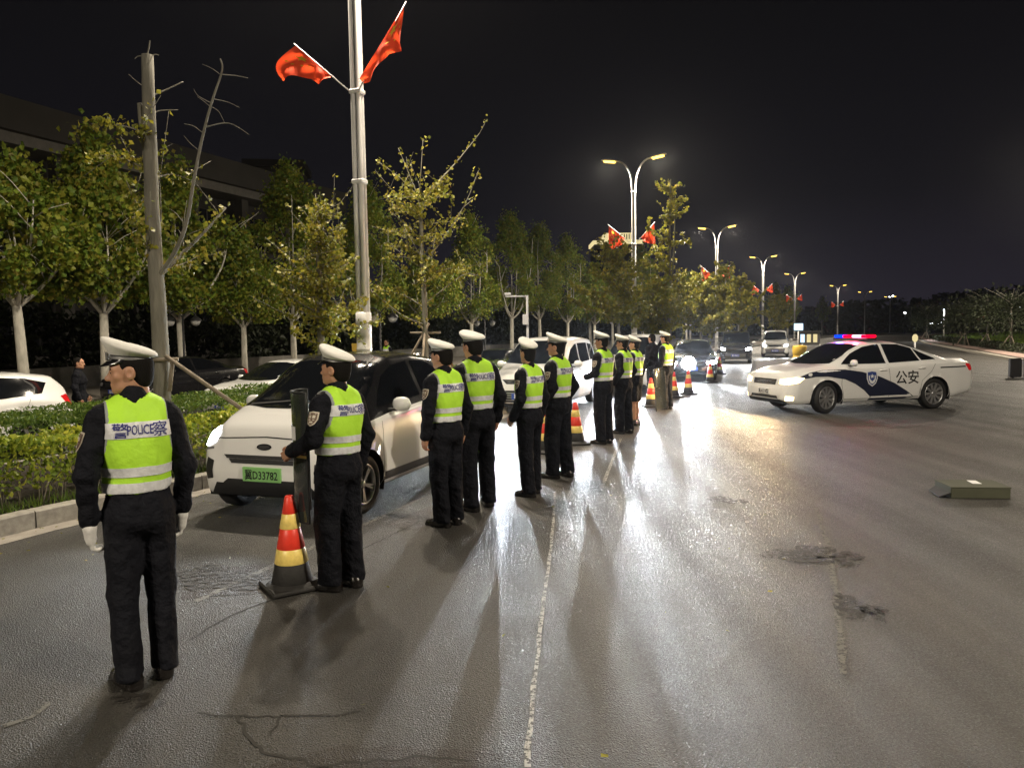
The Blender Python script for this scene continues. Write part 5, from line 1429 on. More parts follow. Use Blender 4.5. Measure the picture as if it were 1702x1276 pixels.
def minivan(loc, hd, label, lit=True, group='cars stopped at the checkpoint', paint='white_paint', txt='冀A6J83', power=1050):
    v = build_car('minivan', VAN, loc, hd, label, paint, group)
    front(v, 'windscreen', [(-.70, 1.14), (-.3, 1.12), (.3, 1.12), (.70, 1.14), (.60, 1.60), (.3, 1.64), (-.3, 1.64), (-.60, 1.60)], 'glass', .006)
    sides(v, 'side_window', [(.98, 1.09), (.55, 1.42), (.2, 1.55), (.05, 1.56), (.02, 1.10)], 'glass', .005); sides(v, 'side_window', [(-.06, 1.10), (-.04, 1.57), (-1.0, 1.57), (-1.0, 1.12)], 'glass', .005); sides(v, 'quarter_window', [(-1.08, 1.12), (-1.08, 1.56), (-1.6, 1.52), (-1.85, 1.2)], 'glass', .005)
    front(v, 'grille', [(-.34, .70), (.34, .70), (.46, .80), (-.46, .80)], 'plastic', .006); front(v, 'grille_bar', [(-.36, .742), (.36, .742), (.37, .757), (-.37, .757)], 'chrome', .010, .08)
    front(v, 'lower_grille', [(-.55, .30), (.55, .30), (.60, .56), (-.60, .56)], 'plastic', .006)
    for z in (.345, .395, .445, .495): front(v, 'grille_slat', [(-.54, z), (.54, z), (.54, z + .014), (-.54, z + .014)], 'silver', .012, .1)
    front(v, 'bumper_lip', [(-.66, .27), (.66, .27), (.62, .295), (-.62, .295)], 'chrome', .01, .08)
    for s in (1, -1):
        corner(v, 'headlamp', [(-.16, .70), (.08, .735), (.15, .86), (.02, .85), (-.15, .79)], 'head_on' if lit else 'lens', R(38), s)
        corner(v, 'tail_lamp', [(-.06, .85), (.08, .85), (.06, 1.25), (-.03, 1.25)], 'tail', R(40), s, rear=True)
    front(v, 'rear_window', [(-.55, 1.15), (.55, 1.15), (.5, 1.5), (-.5, 1.5)], 'glass', .005, rear=True)
    plate(v, .43, txt, 'plate_blue', 'ink_white', w=.42); side_mirror(v, .82, 1.10, size=(.12, .21, .16)); handle(v, .05, .93); handle(v, -.95, .93)
    for pts in ([(1.0, 1.06), (1.0, .5), (.9, .3)], [(-.02, 1.06), (-.02, .3)], [(-1.03, 1.08), (-1.0, .72)], [(.9, .3), (-.95, .3)]): seam(v, pts)
    if lit: headlights(v, [(2.3, .62, .77), (2.3, -.62, .77)], power, COLD, 80)
    return v
p = at(868, 690); hd = math.atan2(-1, -.36); minivan((p.x - 2.1 * math.cos(hd) , p.y - 2.1 * math.sin(hd), 0), hd, 'white minivan with blue plate stopped behind the officers, mirror showing')

# ---- saloon cars
SED = dict(top=[(-2.42, .78), (-2.40, 1.0), (-2.3, 1.065), (-1.75, 1.085), (-1.15, 1.33), (-.6, 1.455), (-.1, 1.48), (.30, 1.455), (.62, 1.345), (1.22, 1.01), (1.7, .955), (2.04, .88), (2.17, .79), (2.20, .70), (2.22, .56)],
           bot=[(-2.42, .45), (-2.3, .30), (-1.8, .22), (1.8, .20), (2.1, .20), (2.22, .30)],
           sho=[(-2.42, .74), (-2.32, .96), (-1.7, 1.0), (0, .955), (1.2, .91), (1.7, .875), (2.05, .80), (2.18, .70), (2.22, .55)],
           wid=[(-2.42, .74), (-2.34, .82), (-1.9, .88), (-1, .9), (1, .9), (1.75, .89), (2.0, .86), (2.12, .79), (2.19, .70), (2.22, .62)],
           rwid=[(-2.42, .58), (-1.75, .66), (-1.1, .57), (0, .59), (.5, .58), (1.2, .70), (1.9, .66), (2.22, .42)],
           wx=(-1.33, 1.33), wz=.325, arch=.372, tyre=.325, spokes=10, rr=.72, tuck=.13, cf=(2.06, .72), cr=(-2.28, .72))
def saloon(loc, hd, label, paint='white_paint', lit=None, group='cars on the far carriageway', scale=1.0, txt=None, steer=0.0, power=0, name='saloon_car', extra=True):
    v = build_car(name, SED, loc, hd, label, paint, group, scale=scale, steer=steer)
    front(v, 'windscreen', [(-.68, 1.02), (-.3, 1.0), (.3, 1.0), (.68, 1.02), (.54, 1.385), (.3, 1.41), (-.3, 1.41), (-.54, 1.385)], 'glass', .006)
    front(v, 'rear_window', [(-.60, 1.12), (.60, 1.12), (.50, 1.38), (-.50, 1.38)], 'glass', .005, rear=True)
    sides(v, 'side_window', [(.92, 1.0), (.62, 1.21), (.30, 1.345), (.0, 1.395), (-.10, 1.40), (-.12, 1.0)], 'glass', .005); sides(v, 'side_window', [(-.20, 1.005), (-.18, 1.40), (-.6, 1.385), (-.95, 1.30), (-.99, 1.035)], 'glass', .005)
    sides(v, 'quarter_window', [(-1.035, 1.04), (-1.0, 1.285), (-1.2, 1.19), (-1.42, 1.08), (-1.43, 1.055)], 'glass', .005)
    front(v, 'grille', [(-.40, .60), (.40, .60), (.42, .715), (-.42, .715)], 'plastic', .006)
    for z in (.63, .665): front(v, 'grille_bar', [(-.40, z), (.40, z), (.40, z + .010), (-.40, z + .010)], 'chrome', .010, .1)
    front(v, 'lower_intake', [(-.52, .255), (.52, .255), (.46, .375), (-.46, .375)], 'plastic', .006)
    for s in (1, -1):
        corner(v, 'headlamp', [(-.24, .625), (-.05, .615), (.16, .655), (.25, .745), (.10, .765), (-.22, .715)], {None: 'lens', 'warm': 'head_warm', 'cold': 'head_on'}[lit], R(46), s)
        corner(v, 'fog_lamp', [(-.10, .29), (.06, .29), (.08, .37), (-.08, .375)], {None: 'lens', 'warm': 'head_warm', 'cold': 'lens'}[lit], R(34), s)
        corner(v, 'tail_lamp', [(-.20, .80), (.10, .80), (.16, .93), (.06, .985), (-.20, .955)], 'tail', R(48), s, rear=True)
    plate(v, .80 if False else .45, txt or '冀A2K71', 'plate_white' if txt else 'plate_blue', 'ink_black' if txt else 'ink_white', w=.42, h=.12); plate(v, .62, txt or '冀A2K71', 'plate_blue', 'ink_white', rear=True, w=.42, h=.12)
    side_mirror(v, .78, 1.035, paint, size=(.11, .21, .14)); handle(v, -.02, .86, paint); handle(v, -.98, .88, paint)
    for pts in ([(.96, .97), (1.0, .6), (.93, .30)], [(-.16, .98), (-.18, .6), (-.16, .30)], [(-1.40, 1.04), (-1.22, .80), (-.98, .62), (-.92, .32)], [(.93, .285), (-.92, .285)]): seam(v, pts)
    if power: headlights(v, [(2.34, .6, .68), (2.34, -.6, .68)], power, COLD if lit == 'cold' else (1, .8, .5), 60)
    return v
# police car
fwp, rwp = at(1362, 687), at(1552, 678)
hd = math.atan2(fwp.y - rwp.y, fwp.x - rwp.x) 
mid = (fwp + rwp) / 2; lat = Vector((-math.sin(hd), math.cos(hd), 0))
pc = saloon(mid - lat * .80, hd, 'white police saloon with dark curved side band and lit roof beacon', lit='warm', scale=1.05, txt='冀A0218警', steer=R(14), group='police car', name='police_car', power=0)
band = [(1.94, .775), (1.7, .86), (1.35, .905), (.9, .90), (.5, .84), (.1, .74), (-.3, .58), (-.62, .40), (-.80, .285), (-.55, .245), (.28, .245), (.14, .34), (.40, .47), (.7, .62), (1.0, .72), (1.33, .755), (1.6, .745), (1.8, .725)]
band = [(1.94, .775), (1.7, .86), (1.35, .905), (.9, .90), (.5, .84), (.1, .74), (-.3, .58), (-.62, .40), (-.80, .285), (-.55, .245), (.34, .245), (.30, .32), (.46, .46), (.68, .60), (.92, .70), (1.33, .765), (1.6, .765), (1.82, .735)]
sides(pc, 'livery_band', band, 'navy', .003, .07)
sides(pc, 'waist_stripe', [(-1.46, .865), (-2.16, .875), (-2.16, .900), (-1.46, .893)], 'plastic', .0035, .08)
for s in (1, -1):
    fr = ((-.60, s * 3, .70), (-s * 1.0 * 1, 0, 0), (0, 0, 1), (0, -s, 0))
    text_patch('door_lettering', '公安', .30, fr, pc['bvh'], M['ink_black'], pc['root'], .0045, bold=.004, step=.08)
    base = [(-.125, .15), (0, .17), (.125, .15), (.135, 0), (.09, -.11), (0, -.17), (-.09, -.11), (-.135, 0)]
    fr = ((.27, s * 3, .70), (-s, 0, 0), (0, 0, 1), (0, -s, 0))
    e = patch('door_emblem', base, fr, pc['bvh'], M['livery_white'], pc['root'], .006, .05)
    patch('emblem_field', [(a * .82, b * .84) for a, b in base], fr, pc['bvh'], M['livery_blue'], e, .008, .05)
    patch('emblem_wreath', [(-.085, -.02), (-.055, -.09), (0, -.115), (.055, -.09), (.085, -.02), (.085, .06), (.06, .06), (.055, -.01), (0, -.06), (-.055, -.01), (-.06, .06), (-.085, .06)], fr, pc['bvh'], M['livery_white'], e, .010, .04)
    st_ = [((.055 if k % 2 == 0 else .022) * math.sin(k * math.pi / 5), .045 + (.055 if k % 2 == 0 else .022) * math.cos(k * math.pi / 5)) for k in range(10)]
    patch('emblem_star', st_, fr, pc['bvh'], M['livery_white'], e, .010, .04)
mb = MB(); mb.box((0.0, 0, 1.515), (.26, 1.10, .05), bev=.015); lb = mb.build('light_bar', M['plastic'], pc['root'])
for y, m_ in ((.44, 'red_glow'), (.16, 'pink_glow'), (-.14, 'red_glow'), (-.42, 'blue_glow')):
    mb = MB(); mb.box((0.0, y, 1.568), (.22, .24, .06), bev=.02); mb.build('beacon', M[m_], lb)
lamp_light('beacon_glow', 'POINT', (-.05, -.62, 1.66), 55, (.08, .08, 1), pc['root'], shadow_soft_size=.08)
lamp_light('beacon_glow', 'POINT', (0.15, .2, 1.70), 35, (1, .06, .15), pc['root'], shadow_soft_size=.08)
headlights(pc, [(2.36, .6, .66), (2.36, -.6, .66)], 430, (1, .68, .34), 140)

# cars across the median and up the road
HB = dict(SED); HB['top'] = [(-2.05, .74), (-2.04, 1.0), (-1.96, 1.24), (-1.76, 1.43), (-1.2, 1.51), (-.1, 1.51), (.30, 1.48), (.62, 1.36), (1.22, 1.01), (1.6, .95), (1.86, .86), (1.98, .74), (2.02, .56)]
HB['bot'] = [(-2.05, .45), (-1.95, .30), (-1.5, .22), (1.6, .20), (1.92, .20), (2.02, .30)]; HB['sho'] = [(-2.05, .70), (-1.98, .95), (-1.4, 1.02), (0, .955), (1.2, .91), (1.6, .86), (1.88, .765), (2.02, .55)]
HB['wid'] = [(-2.05, .68), (-1.95, .79), (-1.6, .85), (-1, .87), (1, .87), (1.6, .85), (1.84, .80), (1.96, .70), (2.02, .58)]; HB['rwid'] = [(-2.05, .52), (-1.6, .56), (-1.0, .58), (0, .59), (.5, .58), (1.2, .68), (1.7, .64), (2.02, .42)]; HB['wx'] = (-1.24, 1.24); HB['spokes'] = 5; HB['cf'] = (1.88, .70); HB['cr'] = (-1.95, .70)
def hatch(loc, hd, label, paint='white_paint'):
    v = build_car('hatchback', HB, loc, hd, label, paint, 'cars on the far carriageway')
    front(v, 'windscreen', [(-.66, 1.02), (.66, 1.02), (.53, 1.40), (-.53, 1.40)], 'glass', .006); front(v, 'rear_window', [(-.5, 1.08), (.5, 1.08), (.44, 1.36), (-.44, 1.36)], 'glass', .005, rear=True)
    sides(v, 'side_window', [(.92, 1.0), (.62, 1.21), (.30, 1.36), (.0, 1.41), (-.10, 1.41), (-.12, 1.0)], 'glass', .005); sides(v, 'side_window', [(-.24, 1.01), (-.22, 1.42), (-.8, 1.43), (-1.25, 1.40), (-1.62, 1.30), (-1.50, 1.12)], 'glass', .005)
    for s in (1, -1):
        corner(v, 'headlamp', [(-.2, .63), (.16, .655), (.22, .745), (-.2, .715)], 'lens', R(46), s); corner(v, 'tail_lamp', [(-.10, .82), (.10, .82), (.12, 1.05), (-.04, 1.08)], 'tail', R(55), s, rear=True)
    plate(v, .62, '冀A5F20', 'plate_blue', 'ink_white', rear=True, w=.42, h=.12); side_mirror(v, .78, 1.03, paint); handle(v, -.02, .86, paint); handle(v, -.98, .88, paint)
    for pts in ([(.96, .97), (.93, .30)], [(-.17, .98), (-.16, .30)], [(-1.30, 1.06), (-.92, .32)]): seam(v, pts)
    return v
q = atY(117, 660, 14.6); hd = math.atan2(-1, -.75); hatch((q.x + 2.0 * math.cos(hd) - .12, 14.6 + 2.0 * math.sin(hd) - .3, -.22), hd, 'white hatchback beyond the hedge at the picture edge, rear end showing')
hd = math.atan2(-1, -.6); saloon((-5.75, 19.6, -.22), hd, 'white saloon car beyond the hedge, seen between the first two officers')
q = atY(320, 640, 23.5); hd = math.atan2(-1, -.55); saloon((q.x - 1.2, 25, -.22), hd, 'black saloon car in the dark beyond the hedge', 'black_paint')
q = atY(668, 600, 27); saloon((q.x, 27, -.22), math.atan2(-1, -.45), 'dark grey saloon car beyond the median, right of the nearest lamp pole', 'silver_paint')
q = atY(828, 600, 28); saloon((q.x, 28, -.22), math.atan2(-1, -.45), 'black saloon car showing past the minivan windscreen', 'black_paint')
def road_car(px, py, label, kind, paint='black_paint', lit='cold', power=0, off=2.2, slope=.40):
    p = at(px, py); hd = math.atan2(-1, -slope) if slope > -5 else 0
    l = (p.x - off * math.cos(hd), p.y - off * math.sin(hd), 0)
    if kind == 'van': return minivan(l, hd, label, bool(lit), 'cars further up the road', paint, '冀A9M35', power)
    return saloon(l, hd, label, paint, lit, 'cars further up the road', power=power)
road_car(1036, 655, 'car with lit headlamps hidden behind the tight group of officers', 'van', 'white_paint', 'cold', 1700)
dz = road_car(1150, 634, 'dark saloon whose dazzling headlamps light the road', 'saloon', 'black_paint', 'cold', 3200, slope=.243)
road_car(1222, 604, 'black minivan with lit headlamps behind the dazzling car', 'van', 'black_paint', 'cold', 300, slope=.32)
road_car(1288, 594, 'white minivan with lit headlamps above the police car bonnet', 'van', 'white_paint', 'cold', 300, slope=.36)
mb = MB(); mb.rev([(.001, .05), (.16, .045), (.235, .02), (.25, 0), (.22, -.06), (.12, -.10)], 24, M=Matrix.Translation((2.26, -.12, .66)) @ Matrix.Rotation(R(90), 4, 'Y')); mb.build('glare_disc', M['glare'], dz['root'])  # glowing disc added between the headlamps to imitate their glare
# ================================================================== STREET FURNITURE AND SMALL THINGS
def cone_meshes():
    d = {}; H = .70
    rad = lambda z: .155 - (.155 - .030) * z / H
    def ringed(z0, z1, name, off=.0):
        mb = MB(); mb.rev([(rad(z0) + off - .003, z0), (rad(z0) + off, z0 + .004), (rad(z1) + off, z1 - .004), (rad(z1) + off - .003, z1)], 28, cap=False); d[name] = mb.mesh(name)
    mb = MB(); mb.rev([(rad(0.03), .03), (rad(H), H), (.022, H + .004), (.020, H - .04)], 28, cap=False); d['shell'] = mb.mesh('cone_shell')
    ringed(.035, .20, 'b0', .003); ringed(.20, .31, 'b1', .005); ringed(.31, .46, 'b2', .003); ringed(.46, .57, 'b3', .005); ringed(.57, .695, 'b4', .003)
    mb = MB(); mb.box((0, 0, .022), (.40, .40, .036), bev=.012); mb.rev([(.19, .04), (.165, .058), (.15, .06)], 28, cap=False); d['base'] = mb.mesh('cone_base')
    return d
CN = cone_meshes()
def cone(px, py, s, label, rz=.4, order=('cone_blk', 'cone_yel', 'cone_red', 'cone_yel', 'cone_red')):
    p = at(px, py); r = empty('traffic_cone', p, rz, s); tag(r, label, 'traffic cone', 'traffic cones along the line')
    link('base', CN['base'], r, M['cone_blk']); link('shell', CN['shell'], r, M['cone_red'])
    for k, nm in enumerate(order):
        m = CN['b%d' % k]; link('sheeting_band', m, r, M[nm])
    return r
cone(486, 976, .98, 'large red and yellow cone beside the officer with the shield', .6)
W_ = ('cone_blk', 'cone_yel', 'cone_red', 'cone_yel', 'cone_red')
CN = {k: v.copy() for k, v in CN.items()}
for m in CN.values(): m.materials.clear()
cone(957, 738, 1.0, 'cone between the minivan and the officer with the tipped cap', .2)
cone(905, 752, 1.0, 'cone half hidden between the two officers in front of the minivan', .9)
cone(1082, 676, 1.0, 'cone at the foot of the far riot shield', .1)
cone(1120, 660, 1.0, 'cone just behind the last officer', .5)
cone(1144, 655, 1.0, 'cone standing alone in front of the dazzling headlamps', .3)
cone(1180, 636, 1.0, 'cone in front of the black minivan', .3)
cone(1196, 622, 1.0, 'farthest cone, near the black minivan', .3)

# grey case lying on the road
def flat_case():
    c = at(1615, 822); r = empty('flat_case', c, R(-7)); tag(r, 'flat dark olive case with a paper slip, lying on the open road', 'case')
    mb = MB(); mb.box((0, 0, .055), (.60, .40, .11), bev=.006); mb.build('body', M['case'], r)
    mb = MB(); mb.box((0, 0, .119), (.61, .41, .016), bev=.005); mb.build('lid', M['case'], r)
    mb = MB(); mb.box((.05, .06, .130), (.09, .18, .003), rz=-.1); mb.build('paper_slip', M['paint_white'], r)
    mb = MB(); mb.box((.306, 0, .07), (.010, .08, .04), bev=.003); mb.build('latch', M['silver'], r)
    mb = MB(); vs = [(-.30, -.19, .05), (-.30, .19, .05), (-.38, .16, .01), (-.42, -.20, .01)]; mb.add(vs + [(x, y, z + .012) for x, y, z in vs], [[3, 2, 1, 0], [4, 5, 6, 7], [0, 1, 5, 4], [1, 2, 6, 5], [2, 3, 7, 6], [3, 0, 4, 7]]); mb.build('folded_flap', M['cone_blk'], r)
M['case'] = mat('olive_case', (0.055, 0.058, 0.035), 0.65, var=0.12, vscale=6, bump=0.1, bscale=40)
flat_case()
# black equipment case at the picture edge
c = at(1692, 628); r = empty('equipment_case', c, R(-20)); tag(r, 'black upright equipment case with white edge at the picture edge', 'case')
mb = MB(); mb.box((-.10, 0, .36), (.34, .30, .66), bev=.03); mb.build('body', M['plastic'], r)
mb = MB(); mb.box((.10, -.10, .33), (.05, .12, .58), bev=.01); mb.build('edge_strip', M['paint_white'], r)
mb = MB(); mb.box((.23, 0, .34), (.20, .28, .62), bev=.02); mb.build('second_half', M['plastic'], r)
for x in (-.18, .20):
    mb = MB(); mb.rev([(.03, -.02), (.04, -.015), (.04, .015), (.03, .02)], 14, M=Matrix.Translation((x, -.1, .04)) @ Matrix.Rotation(R(90), 4, 'X')); mb.build('castor', M['tyre'], r)
# folding sign boards
def a_board(px, py, w, h, label, rz):
    p = at(px, py); r = empty('folding_board', p, rz); tag(r, label, 'sign board', 'white folding boards')
    for s in (-1, 1):
        mb = MB(); mb.box((0, s * .18, h / 2), (w, .02, h), mat=Matrix.Rotation(s * R(14), 4, 'X'), bev=.004); b = mb.build('panel', M['paint_white'], r)
        for x in (-1, 1):
            mb = MB(); mb.tube([(x * (w / 2 + .015), s * .33, 0), (x * (w / 2 + .015), s * .03, h + .05)], .016, 6); mb.build('leg', M['silver'], r)
a_board(1272, 634, .85, .75, 'white folding board left of the police car bonnet', R(10)); a_board(1305, 626, .8, .7, 'white folding board tucked behind the police car bonnet', R(-5)); a_board(1348, 606, .9, 1.0, 'pale folding board above the police car bonnet', R(5))
# crash drum
p = at(1330, 606); r = empty('crash_drum', p); tag(r, 'yellow crash drum behind the police car windscreen', 'drum')
mb = MB(); mb.rev([(.36, 0), (.38, .04), (.38, .40), (.35, .44), (.35, .50), (.38, .54), (.38, .92), (.33, .98), (.001, 1.0)], 24, cap=False); mb.build('body', M['yellow'], r)
mb = MB(); mb.rev([(.382, .2), (.384, .21), (.384, .33), (.382, .34)], 24, cap=False); mb.build('reflective_band', M['cone_blk'], r)

# traffic camera pole on the median
p = atY(877, 560, 23.4); r = empty('camera_pole', (p.x, 23.4, .15)); tag(r, 'white traffic camera pole with short arm and cabinet', 'camera pole')
mb = MB(); mb.tube([(0, 0, 0), (0, 0, 2.85)], [.045, .038], 10); mb.build('post', M['paint_white'], r)
mb = MB(); mb.tube([(0, 0, 2.82), (-.68, 0, 2.82)], .028, 8); mb.build('arm', M['paint_white'], r)
mb = MB(); mb.box((-.60, -.02, 2.90), (.20, .08, .08), bev=.01); mb.build('camera', M['paint_white'], r)
mb = MB(); mb.box((-.06, -.08, 2.1), (.18, .12, .32), bev=.01); mb.build('cabinet', M['paint_white'], r)
# pavement lamps with two hanging globes
def globe_lamp(px, D, label, h=2.75):
    p = atY(px, 560, D); r = empty('globe_lamp', (p.x, D, -.1)); tag(r, label, 'lamp', 'unlit two-globe pavement lamps')
    mb = MB(); mb.tube([(0, 0, 0), (0, 0, .5), (0, 0, h)], [.07, .045, .035], 10); mb.build('post', M['pole_dark'], r)
    for s in (-1, 1):
        mb = MB(); mb.tube(catmull([(0, 0, h - .1), (s * .18, 0, h + .12), (s * .42, 0, h + .05), (s * .45, 0, h - .06)], 4), .018, 6); mb.build('arm', M['pole_dark'], r)
        mb = MB(); mb.rev([(.02, .16), (.10, .12), (.19, .02), (.20, -.01)], 16, M=Matrix.Translation((s * .45, 0, h - .2)), cap=False); sh = mb.build('shade', M['pole_dark'], r)
        mb = MB(); mb.rev([(.16, 0), (.155, -.06), (.11, -.15), (.03, -.19)], 16, M=Matrix.Translation((s * .45, 0, h - .2))); mb.build('globe', M['globe'], r)
M['globe'] = mat('opal_globe', (0.55, 0.55, 0.52), 0.3)
globe_lamp(305, 26.3, 'two-globe lamp astride the white tree trunk behind the first officer'); globe_lamp(632, 26, 'two-globe lamp right of the nearest lamp pole'); globe_lamp(806, 44, 'two-globe lamp between the thin ginkgo and the camera pole')
# yellow direction board
p = atY(592, 578, 31); r = empty('yellow_sign', (p.x, 31, -.1)); tag(r, 'small yellow board on a post left of the nearest lamp pole', 'sign')
mb = MB(); mb.tube([(0, 0, 0), (0, 0, 1.2)], .03, 8); mb.build('post', M['paint_white'], r)
mb = MB(); vs = [(-.17, 0, 1.62), (.17, 0, 1.62), (.17, 0, 1.2), (.05, 0, 1.15), (-.05, 0, 1.15), (-.17, 0, 1.35)]; vs = [(x, -.04, z) for x, y, z in vs] + [(x, -.02, z) for x, y, z in vs]
mb.add(vs, [[0, 1, 2, 3, 4, 5][::-1], [6, 7, 8, 9, 10, 11]] + [[i, (i + 1) % 6, 6 + (i + 1) % 6, 6 + i] for i in range(6)]); mb.build('board', M['yellow'], r)
# low wall and dark shrub line beyond the plane trees
wl_ = [Vector((TREE_A + TREE_K * D - 7, D)) for D in range(6, 84, 3)]
mb = MB(); n = len(wl_); o2 = offset(wl_, .35)
mb.add([(p.x, p.y, -.1) for p in wl_] + [(p.x, p.y, .75) for p in wl_] + [(p.x, p.y, .75) for p in o2] + [(p.x, p.y, -.1) for p in o2], [[k * n + i, k * n + i + 1, (k + 1) * n + i + 1, (k + 1) * n + i][::-1] for k in range(3) for i in range(n - 1)])
tag(mb.build('boundary_wall', M['concrete']), 'low concrete wall beyond the plane trees', 'wall')
rng = np.random.default_rng(88); n = 30000; D = rng.uniform(4, 110, n); P = np.column_stack([TREE_A + TREE_K * D - 9.5 + rng.normal(0, .8, n), D, -.1 + 3.6 * rng.random(n) ** .8 * (1 + .2 * np.sin(D * .7))])
hb = empty('tall_dark_hedge', (P[:, 0].mean(), P[:, 1].mean(), -.1)); tag(hb, 'tall unlit hedge behind the low wall', 'hedge')
l_ = link('leaves', leaf_cloud('leaves', P, .34, 3), None, M['leaf_far']); reloc(l_, hb); l_['kind'] = 'stuff'

# ---- buildings
def bx(mb, x0, x1, y0, y1, z0, z1): mb.box(((x0 + x1) / 2, (y0 + y1) / 2, (z0 + z1) / 2), (x1 - x0, y1 - y0, z1 - z0)); return mb
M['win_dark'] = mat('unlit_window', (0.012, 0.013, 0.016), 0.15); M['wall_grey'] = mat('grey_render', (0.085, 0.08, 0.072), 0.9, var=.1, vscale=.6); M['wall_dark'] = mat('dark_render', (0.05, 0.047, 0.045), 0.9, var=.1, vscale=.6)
ang = math.atan2(1, TREE_K)                                    # street direction
o = Vector((TREE_A - 20 + TREE_K * 24, 24, 0))
r = empty('slab_roof_building', o, ang); tag(r, 'dark long building with a thick overhanging slab roof above the trees', 'building')
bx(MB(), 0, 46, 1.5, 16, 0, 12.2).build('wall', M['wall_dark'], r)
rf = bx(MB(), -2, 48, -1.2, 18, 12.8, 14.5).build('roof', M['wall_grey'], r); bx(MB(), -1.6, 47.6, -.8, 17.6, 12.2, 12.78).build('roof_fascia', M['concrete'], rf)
for i in range(10):
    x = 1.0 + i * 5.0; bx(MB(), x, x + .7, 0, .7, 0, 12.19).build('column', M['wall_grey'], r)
for f in range(3):
    z = 1.2 + f * 3.8
    bx(MB(), 0, 46, .75, 1.48, z - .75, z - .3).build('floor_band', M['wall_grey'], r)
    for i in range(9):
        x = 2.2 + i * 5.0; w = bx(MB(), x, x + 3.2, 1.36, 1.47, z, z + 2.4).build('window', M['win_dark'], r)
        bx(MB(), x + 1.55, x + 1.65, 1.30, 1.355, z, z + 2.4).build('mullion', M['wall_grey'], w)
q = atY(455, 270, 76); r = empty('stair_block', (q.x, 76, 0), R(8)); tag(r, 'small flat-topped block showing above the trees beside the slab roof', 'building')
bx(MB(), -2.6, 2.6, 0, 5, 0, 18.6).build('wall', M['wall_grey'], r); bx(MB(), -3, 3, -.4, 5.4, 18.6, 19.3).build('roof', M['wall_grey'], r); bx(MB(), -1.2, 1.6, -.06, 0.0, 16.6, 17.8).build('window', M['win_dark'], r)
# floodlit tower far away
D = 300; q0, q1_ = atY(988, 400, D), atY(1068, 400, D); top = q0.z; w = q1_.x - q0.x
r = empty('lit_tower', (q0.x, D, 0)); tag(r, 'distant tower block with a floodlit crown behind the second lamp', 'building')
bx(MB(), 0, w, 0, 16, 0, top - 1.5).build('wall', M['wall_dark'], r)
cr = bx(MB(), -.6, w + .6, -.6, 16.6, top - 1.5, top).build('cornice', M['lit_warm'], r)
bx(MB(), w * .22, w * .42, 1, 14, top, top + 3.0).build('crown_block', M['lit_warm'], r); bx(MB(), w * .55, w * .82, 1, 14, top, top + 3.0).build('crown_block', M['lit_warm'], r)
for i in range(5): bx(MB(), w * (.57 + i * .05), w * (.59 + i * .05), .9, .99, top + .5, top + 2.5).build('crown_opening', M['win_dark'], r)
bx(MB(), w - .5, w, -.3, -.02, top - 24, top - 2).build('corner_light_strip', M['lit_cold'], r)
rq = random.Random(6)
for f in range(9):
    for c_ in range(6):
        z = top - 5 - f * 3.4; x = w * (c_ + .3) / 6
        m_ = M['lit_warm'] if rq.random() < .16 else M['win_dark']
        bx(MB(), x, x + 1.5, -.12, -.01, z, z + 1.6).build('window', m_, r)
# roadside kiosk with lit windows and a lit display
q = atY(1345, 563, 75); r = empty('kiosk', (q.x, 75, 0), R(-20), .62); tag(r, 'small kiosk with three lit windows far up the road', 'kiosk')
bx(MB(), -1.6, 1.6, 0, 2, 0, 2.3).build('wall', M['wall_grey'], r); bx(MB(), -1.9, 1.9, -.4, 2.2, 2.3, 2.5).build('roof', M['wall_dark'], r)
for i in range(3): bx(MB(), -1.3 + i * .95, -.7 + i * .95, -.05, -.005, .7, 2.0).build('window', M['lit_warm'] if i else M['lit_cold'], r)
q = atY(1327, 546, 70); r = empty('lit_display', (q.x, 70, 0), R(-10)); tag(r, 'pole with a small bright blue display far up the road', 'display')
mb = MB(); mb.tube([(0, 0, 0), (0, 0, 1.6)], .06, 8); mb.build('post', M['pole'], r); bx(MB(), -.45, .45, -.06, .06, 1.6, 2.35).build('casing', M['plastic'], r); bx(MB(), -.40, .40, -.075, -.062, 1.66, 2.29).build('screen', M['lit_cold'], r)
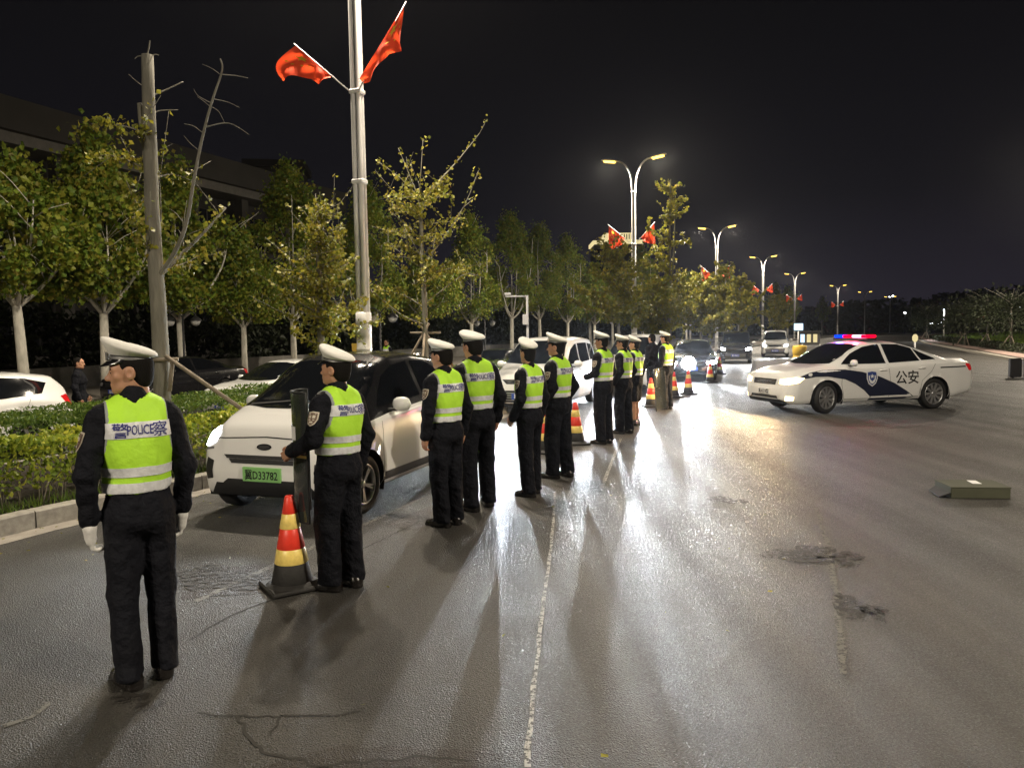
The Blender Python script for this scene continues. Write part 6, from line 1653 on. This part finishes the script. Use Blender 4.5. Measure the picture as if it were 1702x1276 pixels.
# verge lamp and far lights
q = atY(1569, 545, 88); r = empty('verge_lamp', (q.x, 88, .3)); tag(r, 'single-headed lit lamp post standing on the verge', 'lamp')
H = atY(1569, 514, 88).z - .3; mb = MB(); mb.tube([(0, 0, 0), (0, 0, H)], [.09, .06], 8); mb.build('post', M['pole'], r)
mb = MB(); mb.box((.1, 0, H + .06), (.65, .3, .12), bev=.03); hd_ = mb.build('lamp_head', M['pole'], r); mb = MB(); mb.box((.1, 0, H - .03), (.5, .24, .05), bev=.01); mb.build('lens', M['lamp_white'], hd_)
lamp_light('lamp_glow', 'AREA', (0, 0, H - .15), 500, (.95, .97, 1), r, shape='RECTANGLE', size=.4, size_y=.2)
for i, (px, py, D) in enumerate(((1531, 538, 260), (1538, 537, 260), (1542, 537, 260), (1547, 537, 260), (1551, 537, 260), (1561, 537, 260), (1566, 536.5, 260), (1643, 521, 200), (1672, 520, 200), (1681, 520, 200), (1695, 512, 200), (1484, 492, 262), (1504, 520, 210), (1478, 494, 270))):
    q = atY(px, py, D); r = empty('distant_lamp', (q.x, D, 0)); tag(r, 'tiny white light of a distant street lamp on the skyline', 'lamp', 'tiny lights along the skyline')
    mb = MB(); mb.tube([(0, 0, 0), (0, 0, q.z)], .08, 5); mb.build('post', M['pole_dark'], r)
    mb = MB(); mb.rev([(.05, -.3), (.32, -.15), (.36, .05), (.2, .25), (.05, .3)], 10, M=Matrix.Translation((0, 0, q.z))); mb.build('globe', M['lamp_white'], r)
q = atY(1521, 562, 52); r = empty('beacon_post', (q.x, 52, 0)); tag(r, 'short post with a bright pale lamp above the police car boot', 'lamp')
mb = MB(); mb.tube([(0, 0, 0), (0, 0, q.z - .1)], .06, 8); mb.build('post', M['paint_white'], r); mb = MB(); mb.rev([(.08, -.25), (.17, -.12), (.18, .1), (.1, .25), (.02, .28)], 14, M=Matrix.Translation((0, 0, q.z))); mb.build('globe', M['lit_warm'], r)
# far dark woods closing the horizon
rng = np.random.default_rng(90); n = 24000; a = rng.uniform(-60, 260, n); dd = rng.uniform(250, 330, n)
P = np.column_stack([a, dd, rng.random(n) ** .7 * (9 + 4 * np.sin(a * .11) + 3 * np.sin(a * .037 + 1))])
tag(link('far_woods', leaf_cloud('far_woods', P, 2.2, 4), None, M['leaf_far']), 'dark mass of far-off trees along the horizon', 'woods', kind='stuff')
# ------------------------------------------------------------------ thin haze, added for a soft glow round the lamps
HZ = True
if HZ:
    mb = MB(); mb.box((60, 150, 22), (420, 460, 49)); hz = mb.build('haze', [])
    m = bpy.data.materials.new('glow_haze'); m.use_nodes = True; N, L = m.node_tree.nodes, m.node_tree.links
    N.remove(N['Principled BSDF']); v = N.new('ShaderNodeVolumePrincipled'); v.inputs['Color'].default_value = (.9, .93, 1, 1); v.inputs['Density'].default_value = .00016; v.inputs['Anisotropy'].default_value = .86
    L.new(v.outputs[0], N['Material Output'].inputs['Volume']); hz.data.materials.append(m)
    tag(hz, 'thin haze added over the whole road for a glow round the lamps', 'haze', kind='stuff')
    S.cycles.volume_bounces = 0
